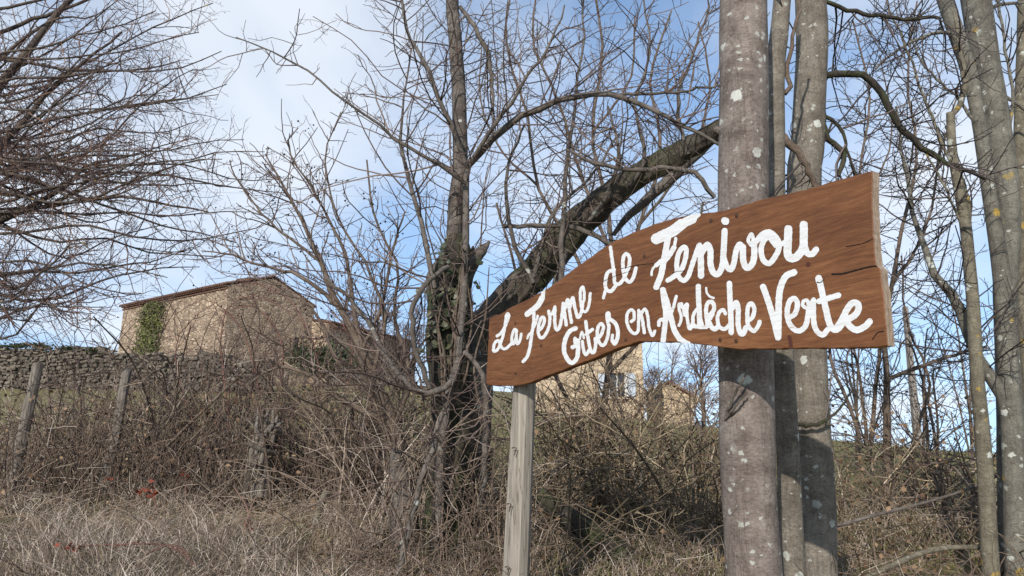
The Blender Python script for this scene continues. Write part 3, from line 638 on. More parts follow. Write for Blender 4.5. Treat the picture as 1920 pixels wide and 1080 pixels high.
def crown(t_, limbs, depth, levels, seed, tw, b, limb_mat, extra=None):
    r_ = np.random.default_rng(seed); LL = []
    for lm in limbs:
        if isinstance(lm, tuple) and isinstance(lm[0], np.ndarray): LL.append(lm)
        else: LL.append(limb(lm, depth, 16, r_, min(.006, .00002 * sum(math.dist(a[:2], b_[:2]) for a, b_ in zip(lm, lm[1:])))))
    for p_, rr in LL:
        link('limb', tubes_mesh('limb', [(p_[None], rr[None], 8)], seed, b), M[limb_mat], t_)
    if not LL: return
    PP, RR = stack(LL, 16); groups = []; cur = (PP, RR); allp = [cur]
    for lv in levels:
        nxt = []
        for q in (allp if lv.get('from_all') else [cur]):
            kw = {k: v for k, v in lv.items() if k not in ('from_all', 'S')}; nxt.append(grow(r_, q[0], q[1], **kw))
        nxt = [q for q in nxt if len(q[0])]
        if not nxt: break
        P2 = np.concatenate([q[0] for q in nxt]); R2 = np.concatenate([q[1] for q in nxt]); cur = (P2, R2); groups.append((P2, R2, lv.get('S', 3))); allp.append(cur)
    if extra is not None: groups += extra(r_, allp)
    if groups:
        o = link('twigs', tubes_mesh('twigs', groups, seed, b), M[tw], t_); o['kind'] = 'stuff'
    return allp
def buds(t_, allp, n, size, seed, mt='berry', name='berries'):
    r_ = np.random.default_rng(seed); pp = allp[-1][0]; n = min(n, len(pp)); e = pp[r_.choice(len(pp), n, replace=False), -1] - np.array(worldloc(t_))
    s = (size * r_.uniform(.7, 1.3, n))[:, None, None]; oc = np.array([(1, 0, 0), (0, 1, 0), (-1, 0, 0), (0, -1, 0), (0, 0, 1.15), (0, 0, -1.15)])
    V = (e[:, None] + oc[None] * s).reshape(-1, 3); i = np.arange(n)[:, None] * 6
    tr = np.concatenate([i + list(f) for f in ((0, 1, 4), (1, 2, 4), (2, 3, 4), (3, 0, 4), (1, 0, 5), (2, 1, 5), (3, 2, 5), (0, 3, 5))])
    o = link(name, mesh_np(name, V, tris=tr), M[mt], t_); o['kind'] = 'stuff'

SPUR = lambda d1, d2, d3, s=1.0, up=.06: [
    dict(dens=d1, L=(.35 * s, 1.0 * s), ang=(35, 75), K=7, r0=.0055, r1=.0028, up=up, jit=.16, S=4),
    dict(dens=d2, L=(.10 * s, .42 * s), ang=(40, 85), K=5, r0=.0036, r1=.0022, up=up, jit=.26, S=3, from_all=True),
    dict(dens=d3, L=(.025, .10), ang=(45, 90), K=3, r0=.0026, r1=.0021, up=.05, jit=.3, S=3)]

# the sign's tree
make_tree('sign_tree', 'thick grey trunk with white lichen spots that carries the sign', [(1416, 1080, 104), (1405, 900, 101), (1400, 700, 99), (1396, 390, 95), (1396, 200, 91), (1394, 0, 86), (1392, -150, 80)], 2.85, 'bark_sign', seed=2, amp=.034, S=36,
          limbs=[[(1365, 250, 22), (1348, 245, 16), (1338, 243, 12)], [(1362, 780, 8, -.06), (1375, 745, 6, -.12), (1392, 715, 5, -.16), (1402, 690, 3, -.16)], [(1360, 785, 7, -.05), (1380, 760, 5, -.12), (1400, 735, 3, -.14)]], limb_mat='bark_stem')
make_tree('slender_tree', 'slender trunk squeezed between the sign tree and the grey trunk beside it', [(1490, 1080, 44), (1479, 900, 42), (1468, 660, 39), (1455, 400, 36), (1453, 250, 36), (1453, 130, 35), (1461, 60, 33), (1468, -20, 32), (1482, -150, 30)], 3.3, 'bark_mid', seed=3, amp=.04,
          limbs=[[(1455, 150, 14), (1475, 175, 10), (1478, 110, 8), (1500, 20, 6), (1515, -40, 5)], [(1452, 245, 20), (1500, 290, 14), (1545, 390, 9)]], levels=SPUR(4, 7, 9), tw='twig_dark', limb_mat='bark_brown')
make_tree('grey_tree', 'grey lichened trunk just right of the slender one behind the sign', [(1536, 1080, 68), (1526, 845, 65), (1516, 660, 62), (1508, 350, 61), (1515, 270, 60), (1521, 100, 58), (1518, -20, 55), (1514, -150, 52)], 3.9, 'bark_mid', seed=4, amp=.03, S=30,
          limbs=[[(1492, 795, 8, -.1), (1530, 796, 7, -.15), (1568, 772, 5, -.15), (1598, 733, 3, -.1)],
                 [(1540, 143, 14), (1600, 136, 13), (1640, 160, 13), (1680, 215, 13), (1702, 252, 12), (1740, 286, 11), (1790, 310, 9), (1850, 335, 6)],
                 [(1540, 190, 10), (1551, 255, 11), (1582, 290, 11), (1571, 330, 8)], [(1542, 215, 8), (1575, 240, 7), (1590, 290, 5), (1605, 330, 4)],
                 [(1545, 2, 8), (1620, 26, 8), (1700, 36, 7), (1765, 33, 6)]], levels=SPUR(8, 9, 10), tw='twig_dark', limb_mat='bark_old')

# right-hand group
make_tree('right_tree', 'stout lichened trunk with orange and white patches at the right', [(1903, 1080, 56.3), (1893, 800, 44.0), (1888, 650, 40.5), (1886, 520, 40.5), (1891, 420, 42.2), (1883, 310, 44.0), (1870, 230, 45.8), (1848, 120, 47.5), (1826, -20, 49.3), (1808, -150, 49.3)], 4.7, 'bark_right', seed=5, amp=.03, S=28,
          limbs=[[(1880, 330, 6), (1900, 200, 6), (1885, 90, 5), (1872, -20, 5)], [(1865, 170, 8), (1900, 190, 6), (1950, 230, 4)], [(1830, 40, 9), (1870, 10, 7), (1930, 5, 5)]], levels=SPUR(6, 8, 9), tw='twig_dark')
make_tree('bent_tree', 'curved bare trunk hugging the stout lichened tree on its left', [(1906, 1080, 40), (1900, 850, 37), (1890, 700, 35), (1882, 560, 32), (1874, 480, 28), (1862, 400, 25), (1846, 300, 23), (1830, 200, 24), (1815, 130, 26), (1790, 50, 27), (1766, -20, 26), (1730, -150, 24)], 4.45, 'bark_right', seed=6, amp=.035,
          limbs=[[(1800, 70, 8), (1760, 60, 7), (1690, 90, 5), (1640, 130, 4)], [(1835, 240, 7), (1790, 180, 5), (1740, 130, 4), (1700, 60, 3)], [(1892, 790, 26), (1880, 740, 25), (1858, 700, 23), (1828, 654, 20), (1806, 583, 20), (1757, 520, 15), (1725, 440, 10), (1700, 330, 7), (1680, 200, 4)]], levels=SPUR(8, 9, 10), tw='twig_dark')
make_tree('topped_tree', 'thin topped trunk with bright yellow lichen left of the curved trunk', [(1858, 1080, 32.3), (1845, 850, 27.2), (1832, 700, 23.8), (1825, 570, 22.1), (1818, 500, 21.2), (1810, 420, 20.4), (1797, 350, 18.7), (1785, 280, 16.1), (1782, 212, 14.4)], 4.3, 'bark_yellow', seed=7, amp=.06,
          limbs=[[(1787, 215, 8), (1803, 190, 12), (1808, 150, 11), (1800, 90, 7), (1790, 20, 4)], [(1781, 300, 6), (1740, 200, 5), (1700, 90, 4), (1660, 0, 3)], [(1818, 420, 8), (1816, 380, 9), (1800, 325, 6)], [(1808, 430, 5), (1760, 330, 4), (1720, 260, 3)]], levels=SPUR(8, 9, 10), tw='twig_dark')
make_tree('edge_tree', 'lichened trunk cut off by the right edge of the view', [(1950, 1080, 30), (1928, 700, 26), (1919, 560, 25), (1917, 400, 24), (1913, 300, 22), (1915, 200, 22), (1917, 100, 20), (1920, -50, 18)], 4.9, 'bark_yellow', seed=8, amp=.05)

# the mossy multi-stem tree left of the sign
mid = make_tree('mossy_stump_tree', 'mossy old hollow trunk with new stems left of the sign', [(838, 1080, 105), (842, 960, 92), (848, 860, 84), (850, 780, 82), (846, 700, 86), (842, 620, 88), (842, 560, 84), (850, 510, 74), (856, 470, 52), (856, 440, 34)], 5.3, 'bark_old', seed=9, amp=.14, ridges=.10, S=32,
    limbs=[[(848, 520, 30), (851, 440, 30), (857, 370, 29), (862, 320, 28), (863, 260, 28), (861, 200, 27), (858, 120, 26), (852, 60, 25), (848, 0, 24), (840, -140, 22)],
           [(822, 1040, 17, -.25), (826, 900, 17, -.28), (832, 770, 16, -.3), (845, 725, 15, -.3), (862, 660, 14, -.3), (868, 580, 13, -.28), (873, 500, 13, -.2), (874, 400, 13, -.15), (873, 310, 12, -.15)],
           [(878, 310, 14, -.15), (920, 262, 14, -.2), (980, 215, 13, -.3), (1050, 190, 12, -.4), (1130, 178, 12, -.5), (1200, 195, 10, -.55), (1280, 235, 8, -.6), (1345, 268, 6, -.6)],
           [(1130, 178, 7, -.5), (1210, 176, 6, -.5), (1290, 170, 5, -.5), (1350, 160, 4, -.5)],
           [(878, 312, 9, -.15), (920, 245, 8, -.3), (960, 190, 7, -.4), (990, 140, 6, -.5), (1030, 90, 5, -.5), (1060, 10, 3, -.5)],
           [(872, 305, 10, -.2), (840, 220, 9, -.3), (800, 130, 8, -.4), (765, 60, 6, -.4), (748, -40, 5, -.4)],
           [(874, 345, 8, -.2), (830, 312, 8, -.3), (800, 296, 7, -.4), (740, 260, 6, -.5), (690, 215, 5, -.6), (620, 170, 4, -.7), (560, 125, 4, -.7), (440, 66, 2, -.8)],
           [(815, 540, 10, -.2), (803, 480, 10, -.2), (790, 420, 9, -.2), (772, 350, 8, -.2), (753, 285, 7, -.2), (757, 200, 4, -.2), (770, 90, 3, -.2)],
           [(862, 12, 8), (895, 60, 9), (918, 105, 9), (920, 150, 7), (926, 200, 5), (925, 250, 3)],
           [(840, 500, 9, -.3), (812, 520, 9, -.4), (786, 550, 10, -.45), (773, 590, 10, -.45), (774, 630, 10, -.45), (788, 680, 10, -.4), (806, 728, 10, -.4)],
           [(858, 690, 12, -.3), (840, 725, 12, -.4), (800, 739, 12, -.45), (768, 722, 11, -.45), (730, 680, 10, -.4), (700, 620, 9, -.3), (655, 560, 7, -.2), (610, 520, 5, -.1)],
           [(830, 775, 10, -.5), (808, 850, 11, -.6), (785, 920, 11, -.65), (745, 1078, 12, -.7)],
           [(870, 660, 9, -.3), (905, 700, 10, -.35), (912, 770, 11, -.35), (908, 860, 12, -.35), (900, 960, 13, -.35)],
           [(765, 1060, 60, .1), (757, 960, 52, .1), (748, 890, 40, .1), (742, 840, 18, .1)],
           [(862, 530, 44), (882, 495, 32), (905, 468, 18), (918, 452, 4)],
           [(855, 530, 30), (870, 500, 20), (888, 462, 4)], [(820, 560, 40, .05), (812, 520, 26, .05), (826, 480, 6, .05)]],
    levels=[dict(dens=7, L=(.4, 1.4), ang=(35, 80), K=8, r0=.0058, r1=.0028, up=.05, jit=.15, S=4),
            dict(dens=6, L=(.12, .5), ang=(40, 85), K=5, r0=.0034, r1=.002, up=.04, jit=.28, S=3, from_all=True),
            dict(dens=9, L=(.03, .11), ang=(45, 90), K=3, r0=.0028, r1=.0022, up=.05, jit=.3, S=3)], limb_mat='bark_stem')
# the leaning old trunk
make_tree('leaning_tree', 'thick dark trunk leaning right from the mossy tree to behind the sign tree', [(868, 690, 69.6, 0), (905, 625, 69.6, 0), (960, 560, 63.5, -.1), (1040, 470, 57.4, -.2), (1100, 405, 51.4, -.3), (1180, 340, 45.4, -.4), (1260, 295, 40.9, -.5), (1345, 245, 34.7, -.6), (1395, 212, 31.8, -.65), (1425, 185, 22.7, -.7)], 6.1, 'bark_lean', seed=10, amp=.17, ridges=.13, S=34, to_ground=False,
    limbs=[[(880, 680, 90), (872, 800, 100), (868, 950, 105), (865, 1080, 110), (864, 1150, 115)], [(1330, 262, 24), (1250, 340, 22), (1190, 395, 16), (1150, 440, 8)],
           [(1060, 470, 12, -.3), (1030, 560, 11, -.4), (1015, 540, 5, -.4)], [(1050, 540, 11, -.8), (1056, 440, 10, -.8), (1060, 330, 8, -.8), (1080, 200, 6, -.8), (1092, 80, 4, -.8), (1095, -40, 3, -.8)],
           [(945, 425, 8, -.7), (1010, 423, 9, -.7), (1080, 428, 10, -.7), (1150, 460, 10, -.7)], [(1100, 420, 9, -.4), (1130, 380, 8, -.5), (1160, 290, 6, -.6), (1140, 200, 4, -.6)],
           [(1180, 350, 9, -.5), (1210, 290, 8, -.6), (1190, 200, 6, -.6), (1220, 90, 4, -.6), (1200, -20, 3, -.6)], [(1340, 370, 9, -1.2), (1310, 330, 10, -1.2), (1250, 315, 10, -1.2), (1180, 318, 9, -1.2), (1100, 300, 7, -1.2), (1060, 280, 4, -1.2)],
           [(1000, 530, 9, -.6), (960, 440, 8, -.7), (950, 330, 6, -.8), (985, 230, 4, -.8)], [(1290, 290, 8, -.6), (1270, 200, 7, -.6), (1300, 100, 5, -.7), (1330, 10, 4, -.7)], [(1000, 520, 8, -.6), (1040, 400, 7, -.6), (1110, 330, 5, -.6), (1160, 250, 4, -.6)]],
    levels=[dict(dens=6.2, L=(.35, 1.4), ang=(35, 85), K=8, r0=.0062, r1=.003, up=.05, jit=.15, S=4),
            dict(dens=6, L=(.12, .55), ang=(40, 85), K=5, r0=.0042, r1=.0025, up=.04, jit=.28, S=3, from_all=True),
            dict(dens=9, L=(.03, .11), ang=(45, 90), K=3, r0=.003, r1=.0024, up=.05, jit=.3, S=3)], limb_mat='bark_stem', tw='twig')

# ivy leaves on the mossy trunk
ivy_me = mesh_py('leaf', [(0, -.5, 0), (.34, -.42, .06), (.5, -.05, .05), (.2, .1, -.02), (0, .55, -.1), (-.2, .1, -.02), (-.5, -.05, .05), (-.34, -.42, .06), (0, -.1, .0)],
                 [(0, 1, 8), (1, 2, 8), (2, 3, 8), (3, 4, 8), (4, 5, 8), (5, 6, 8), (6, 7, 8), (7, 0, 8)])
m, t, b = mat('ivy_leaf_gloss', 0.45); oi = N(t, 'ShaderNodeObjectInfo')
t.links.new(ramp(t, oi.outputs['Random'], [(0, (0.022, 0.03, 0.014)), (0.6, (0.055, 0.06, 0.03)), (1, (0.15, 0.135, 0.09))]), b.inputs['Base Color']); ivy_me.materials.append(m)
rg_ = np.random.default_rng(77); bz = P(845, 700, 5.1)
ivy = thing('ivy_plant', 'ivy with dusty green leaves climbing the mossy hollow trunk', 'ivy', bz)
for k in range(140):
    py = rg_.normal(590, 62); py = min(max(py, 455), 730); px = 842 + rg_.normal(0, 1) * (20 if py < 520 else 30); q = P(px, py, 5.3 - .19 - .08 * rg_.random() + .0022 * abs(px - 842))
    o = bpy.data.objects.new('leaf', ivy_me); COL.objects.link(o); o.parent = ivy; o.location = Vector(q - bz)
    o.rotation_euler = (R(60 + rg_.normal(0, 28)), R(rg_.normal(0, 30)), R((px - 842) * .8 + rg_.normal(0, 28))); s = rg_.uniform(.035, .07); o.scale = (s, s, s)
LL = []
r_ = np.random.default_rng(78)
for k in range(9):
    x0 = 842 + r_.normal(0, 22); LL.append(limb([(x0, 760, 5, -.24), (x0 + r_.normal(0, 18), 680, 4, -.25), (x0 + r_.normal(0, 22), 600, 4, -.25), (x0 + r_.normal(0, 22), 500, 2, -.22)], 5.3, 14))
link('stem', tubes_mesh('stem', [(*stack(LL), 5)], 5, bz), M['bark_brown'], ivy)

# ------------------------------------------------------------------ big bare tree reaching in from the left
def left_tree():
    r_ = np.random.default_rng(31); D = 8.6
    ends = [(385, 5), (360, 60), (402, 95), (350, 130), (412, 158), (395, 178), (360, 225), (345, 260), (400, 300), (482, 285), (500, 335), (520, 362), (455, 395), (470, 425), (430, 455), (400, 480), (360, 500), (300, 520), (330, 470), (250, 548), (200, 560), (180, 575), (110, 560), (95, 582), (60, 604), (20, 590), (280, 20), (240, 90), (300, 180), (260, 300), (220, 400), (160, 470), (90, 500), (300, 420), (190, 250), (320, 360), (140, 120), (230, -20), (320, -40), (120, -30), (180, 340), (420, 350)]
    ends = [(x + 14, y) for x, y in ends] + [(x - r_.uniform(20, 200), y + r_.normal(0, 40)) for x, y in ends[:12]]
    limbs = []
    for i, (x, y) in enumerate(ends):
        y0 = 330 + (y - 300) * .42 + r_.normal(0, 70); x0 = -150 + r_.normal(0, 25); dz = r_.uniform(-2.4, 2.0); w0_ = r_.uniform(3.2, 6.5) * (1.3 if i % 6 == 0 else 1); sp = []
        amp = r_.normal(0, 26); sag = r_.uniform(0, 34); ph = r_.uniform(0, 6.28)
        for f in (0, .16, .32, .48, .63, .77, .89, 1):
            yy = y0 + (y - y0) * f + sag * math.sin(math.pi * f) + amp * math.sin(ph + f * 5.5) * math.sin(math.pi * f) + r_.normal(0, 6) * (f > 0) * (f < 1)
            sp.append((x0 + (x - x0) * f, yy, w0_ * (1 - f) ** .9 + 1.6, dz * f))
        limbs.append(sp)
    limbs += [[(-80, 330, 23.8), (-10, 175, 16.8), (50, 100, 14.0), (100, 35, 11.2), (150, -20, 8.4), (200, -90, 6.3)], [(-80, 420, 21.0), (-20, 300, 15.4), (38, 236, 11.9), (78, 188, 8.4), (150, 120, 5.6), (230, 60, 3.5)],
              [(-90, 105, 8.4), (0, 110, 7.0), (60, 119, 6.3), (140, 131, 5.6), (240, 132, 4.2), (330, 118, 2.1)], [(-90, 470, 18.2), (0, 415, 12.6), (60, 388, 10.5), (120, 350, 8.4), (170, 308, 5.6), (260, 290, 3.5)], [(-90, 460, 15.4), (0, 402, 9.8), (100, 386, 8.4), (230, 370, 5.6), (390, 398, 2.8)],
              [(-90, 90, 9.8), (0, 62, 7.7), (75, 32, 7.0), (140, 10, 5.6), (230, -30, 4.2)]]
    lv = [dict(dens=3.3, L=(.4, 1.4), ang=(30, 95), K=8, r0=.0068, r1=.0034, up=.05, jit=.17, S=4, bias=(.06, 0, 0), tmin=.12),
          dict(dens=4.8, L=(.15, .65), ang=(28, 75), K=5, r0=.0042, r1=.0028, up=.09, jit=.2, S=3, from_all=True),
          dict(dens=8.5, L=(.04, .18), ang=(30, 80), K=3, r0=.0034, r1=.003, up=.14, jit=.28, S=3)]
    t_ = make_tree('bare_tree', 'big bare tree with dense drooping twigs reaching in from the left', [(-150, 1000, 150), (-150, 700, 120), (-140, 450, 105), (-110, 250, 85), (-85, 60, 60), (-60, -150, 40)], D, 'bark_lean', limbs, lv, seed=32, tw='twig_left', ridges=.06, amp=.08, limb_mat='bark_left', extra_buds=(3500, .0062))
    return t_
left_tree()

# ------------------------------------------------------------------ hedge shrubs
def shrub(name, label, px, D, stems, levels, seed, tw='twig', cat='shrub', group='bare hedge shrubs', limb_mat='bark_brown', K=16, nbuds=0):
    b = P(px, 900, D); b[2] = ground_at(b[0], b[1]); t_ = thing(name, label, cat, b, group)
    ap = crown(t_, stems, D, levels, seed, tw, b, limb_mat)
    if nbuds and ap: buds(t_, ap, nbuds, .0085, seed)
    return t_, ap
def rand_stems(r_, px, D, n, H, spread, w0_, lean=(0, 0), arch=.25, yspread=.4, w1=2.0):
    out = []; b = P(px, 900, D)
    for k in range(n):
        x = b[0] + r_.normal(0, .18 * max(1, spread)); y = D + r_.normal(0, yspread * .5); z = ground_at(x, y) - .05
        h = H * r_.uniform(.6, 1.05); sx_ = r_.normal(lean[0], spread); sy_ = r_.normal(lean[1], yspread)
        pts = [(x, y, z), (x + sx_ * .18, y + sy_ * .2, z + h * .36), (x + sx_ * .5, y + sy_ * .55, z + h * .72), (x + sx_, y + sy_, z + h * (1 - arch * abs(r_.normal(0, .5))))]
        w = wpx(w0_ * r_.uniform(.6, 1.2), 960, 540, D); we = wpx(w1, 960, 540, D)
        out.append(resample(np.array(pts) + r_.normal(0, .03, (4, 3)), [w, w * .75, w * .5, we], 16))
    return out
r_ = np.random.default_rng(51)
HL = [dict(dens=6.5, L=(.3, 1.0), ang=(25, 65), K=7, r0=.006, r1=.003, up=.06, jit=.14, S=4),
      dict(dens=7, L=(.12, .45), ang=(35, 85), K=5, r0=.004, r1=.0024, up=.05, jit=.26, S=3, from_all=True),
      dict(dens=6, L=(.03, .12), ang=(45, 90), K=3, r0=.003, r1=.0024, up=.05, jit=.3, S=3)]
# traced leading stems of the bushy tree left of the mossy trunk
shrub('bushy_plum', 'tall bare bushy plum with fanning branches left of the mossy trunk', 735, 5.9,
      [[(750, 1000, 26), (744, 890, 24), (738, 800, 20), (712, 735, 16), (680, 655, 15), (640, 580, 13), (600, 490, 9), (560, 400, 6), (520, 330, 4), (500, 290, 2)],
       [(738, 800, 14), (690, 775, 11), (640, 748, 9), (575, 700, 7), (510, 690, 5), (470, 720, 3)], [(680, 655, 9), (660, 560, 8), (650, 480, 6), (600, 380, 4), (540, 280, 3), (560, 240, 2)],
       [(640, 580, 9), (570, 520, 7), (500, 500, 5), (440, 480, 4), (380, 470, 2)], [(600, 490, 6), (560, 460, 5), (500, 410, 4), (450, 345, 3), (430, 300, 2)], [(712, 735, 9), (640, 690, 7), (600, 600, 6), (560, 560, 4), (470, 520, 3), (420, 540, 2)],
       [(738, 800, 9), (770, 700, 7), (740, 600, 6), (745, 500, 5), (700, 400, 4), (690, 300, 3)], [(700, 700, 8), (720, 600, 7), (690, 500, 5), (640, 420, 4), (610, 300, 3), (640, 210, 2)], [(680, 655, 7), (720, 560, 6), (735, 470, 5), (760, 400, 3)]] , HL, 61, 'twig', nbuds=260)
shrub('wild_rose', 'red-stemmed wild rose arching in front of the farmhouse', 470, 7.3,
      [[(440, 900, 4.0), (425, 760, 3.5), (415, 660, 3.0), (420, 590, 2.5), (450, 560, 2.0), (500, 560, 1.5), (560, 600, 1.0)], [(470, 900, 3.5), (520, 760, 3.0), (530, 650, 2.5), (500, 590, 2.0), (450, 575, 1.5), (390, 610, 1.0)], [(560, 880, 3.5), (600, 760, 3.0), (590, 650, 2.5), (540, 560, 2.0), (470, 530, 1.5), (420, 545, 1.0)],
       [(420, 890, 3.5), (350, 760, 2.5), (330, 650, 2.0), (370, 590, 1.5), (420, 560, 1.0)], [(600, 900, 3.5), (640, 760, 3.0), (660, 650, 2.5), (620, 580, 2.0), (560, 540, 1.5), (520, 545, 1.0)], [(500, 900, 3.0), (480, 700, 2.5), (440, 600, 2.0), (380, 560, 1.5), (330, 590, 1.0)], [(640, 890, 3.0), (700, 760, 2.5), (690, 660, 2.0), (640, 620, 1.5), (580, 640, 1.0)]],
      [dict(dens=7, L=(.3, 1.0), ang=(25, 65), K=7, r0=.0035, r1=.0022, up=.05, jit=.14, S=4), dict(dens=7, L=(.1, .35), ang=(35, 80), K=4, r0=.003, r1=.0015, up=.05, jit=.22, S=3, from_all=True)], 62, 'rose', limb_mat='rose', nbuds=160)
for i, (px, D, n, H, spr, w, lab, tw) in enumerate([
    (60, 7.6, 16, 1.25, .45, 6, 'thin grey hedge shrub by the leftmost leaning fence post', 'cane'),
    (170, 7.9, 18, 1.35, .5, 6, 'grey twiggy shrub between the two leaning fence posts', 'cane'),
    (290, 7.4, 22, 1.5, .5, 7, 'dense grey-brown shrub below the wall creeper of the farmhouse', 'cane'),
    (390, 7.8, 24, 1.75, .55, 7, 'tall twiggy hedge shrub in front of the farmhouse corner', 'twig'),
    (480, 7.6, 22, 1.7, .5, 7, 'grey hedge shrub behind the splintered stump', 'cane'),
    (570, 6.9, 16, 1.15, .5, 6, 'sparse twiggy shrub right of the splintered stump', 'twig'),
    (650, 6.6, 20, 1.5, .5, 7, 'brown bramble shrub between the stump and the mossy trunk', 'olive_cane'),
    (725, 6.3, 18, 1.7, .45, 7, 'brown twiggy shrub against the left of the mossy trunk', 'twig'),
    (1060, 6.2, 20, 1.35, .55, 7, 'tangled olive-brown shrub right of the sign post', 'olive_cane'),
    (1160, 6.0, 22, 1.3, .55, 8, 'tangled bramble shrub under the middle of the sign', 'olive_cane'),
    (1270, 5.8, 22, 1.45, .5, 8, 'arching bramble shrub just left of the sign tree', 'olive_cane'),
    (1640, 6.2, 14, .85, .5, 6, 'low bramble shrub right of the grey lichened trunk', 'olive_cane'),
    (1740, 6.0, 16, .9, .5, 6, 'low bramble shrub between the grey trunk and the yellow-lichened one', 'olive_cane'),
    (1850, 5.6, 18, 1.0, .5, 7, 'brown bramble shrub at the foot of the right-hand trunks', 'twig'),
    (1690, 8.2, 6, 2.3, .5, 9, 'thin bare shrub on the skyline between sign and utility pole', 'twig_dark'),
    (1600, 9.5, 6, 2.2, .5, 8, 'thin bare shrub on the skyline right beside the grey trunk', 'twig_dark'),
    (1790, 9.0, 7, 2.4, .6, 8, 'thin bare shrub on the skyline right of the utility pole', 'twig_dark')]):
    rr = np.random.default_rng(200 + i)
    lv = [dict(dens=3.2, L=(.25, .9), ang=(20, 65), K=6, r0=.006, r1=.0032, up=.04, jit=.16, S=4), dict(dens=3.0, L=(.1, .4), ang=(35, 80), K=4, r0=.004, r1=.0026, up=.04, jit=.24, S=3, from_all=True)]
    if tw == 'twig_dark' and D > 7: lv = SPUR(3.5, 5, 8)
    shrub('hedge_shrub', lab, px, D, rand_stems(rr, px, D, int(n * (.9 if px < 800 else .78)), H * (1.04 if px < 800 else 1.0), spr, w * .8, yspread=.5, arch=.5), lv, 300 + i, tw)
# a bare plum whose crown fills the sky right of the sign
shrub('sky_plum', 'bare plum filling the sky between the grey trunk and the right-hand trees', 1662, 6.4,
      [[(1664, 1000, 18), (1662, 830, 16), (1665, 720, 12), (1658, 650, 10), (1670, 540, 8), (1690, 430, 7), (1720, 300, 5), (1700, 150, 4), (1720, 0, 3)], [(1632, 840, 9), (1641, 740, 8), (1651, 650, 7), (1640, 500, 6), (1610, 350, 5), (1630, 180, 4), (1600, 40, 3)],
       [(1625, 830, 7), (1618, 740, 6), (1608, 690, 5), (1590, 600, 4), (1570, 470, 4), (1590, 330, 3)], [(1612, 820, 8), (1580, 730, 7), (1556, 665, 6), (1560, 500, 5), (1555, 380, 4)], [(1665, 710, 8), (1720, 690, 8), (1790, 665, 6), (1850, 650, 4)], [(1670, 540, 6), (1740, 420, 5), (1760, 300, 4), (1800, 160, 3)],
       [(1700, 880, 7), (1720, 800, 6), (1745, 720, 5), (1700, 600, 4), (1690, 480, 3)], [(1658, 650, 6), (1600, 560, 5), (1620, 400, 4), (1670, 260, 3), (1650, 100, 2)]], SPUR(8, 9, 10), 71, 'twig_dark', limb_mat='bark_brown', group='bare hedge shrubs', nbuds=160)
shrub('tall_plum', 'tall bare plum whose twigs fill the sky above the sign', 1120, 7.2,
      [[(1110, 1000, 16), (1120, 850, 14), (1140, 700, 12), (1150, 560, 10), (1140, 400, 8), (1110, 250, 6), (1130, 100, 5), (1110, -40, 4)], [(1150, 560, 8), (1200, 420, 7), (1240, 280, 6), (1220, 150, 5), (1260, 20, 3)], [(1140, 620, 8), (1080, 480, 7), (1010, 350, 6), (990, 220, 5), (950, 90, 4), (960, -40, 3)],
       [(1145, 480, 7), (1090, 330, 6), (1050, 200, 5), (1000, 80, 4), (1010, -40, 3)], [(1200, 420, 6), (1290, 300, 5), (1330, 170, 4), (1310, 40, 3)], [(1010, 350, 5), (940, 280, 4), (900, 180, 3), (905, 60, 2)], [(1110, 250, 5), (1180, 150, 4), (1190, 30, 3)], [(1140, 700, 8), (1230, 600, 7), (1290, 480, 6), (1320, 380, 4)], [(1120, 850, 9), (1040, 700, 8), (1000, 600, 6), (960, 480, 5), (930, 380, 4)]],
      SPUR(6.5, 8, 10, 1.1), 72, 'twig', limb_mat='bark_brown')
# far bare trees
def far_tree(label, px, py_top, D, seed, w=12):
    b = P(px, 800, D); b[2] = ground_at(b[0], b[1]); top = P(px, py_top, D)[2]; h = top - b[2]; rr = np.random.default_rng(seed)
    t_ = thing('far_tree', label, 'tree', b, 'bare trees on the far slope')
    tp_, tr_ = resample([b, b + [0.1, 0, h * .3], b + [0, 0.1, h * .65], b + [.2, 0, h * .9]], [h * .03, h * .022, h * .012, h * .004], 16)
    link('trunk', tubes_mesh('trunk', [(tp_[None], tr_[None], 8)], seed, b), M['bark_brown'], t_)
    l1 = grow(rr, tp_[None], tr_[None], 26 / h, (h * .3, h * .6), (25, 60), 8, h * .009, h * .003, .06, .1, .2); l2 = grow(rr, *l1, 22 / h, (h * .12, h * .3), (25, 60), 6, h * .004, h * .002, .08, .15, .2); l3 = grow(rr, *l2, 40 / h, (h * .05, h * .14), (25, 60), 4, h * .0024, h * .0014, .08, .2, .2)
    o = link('crown', tubes_mesh('crown', [(*l1, 4), (*l2, 3), (*l3, 3)], seed, b), M['twig_left'], t_)
for k, (px, pt_, D, lab) in enumerate([(1262, 668, 52, 'bare purplish tree behind the gabled shed'), (1318, 650, 50, 'bare purplish tree just left of the sign tree on the far slope'), (1228, 690, 60, 'small bare tree between the cream house and the shed'), (700, 560, 56, 'bare grey tree right of the farmhouse gable'), (770, 575, 60, 'bare tree far behind the mossy trunk'), (650, 585, 66, 'small bare tree behind the low barn')]):
    far_tree(lab, px, pt_, D, 400 + k)

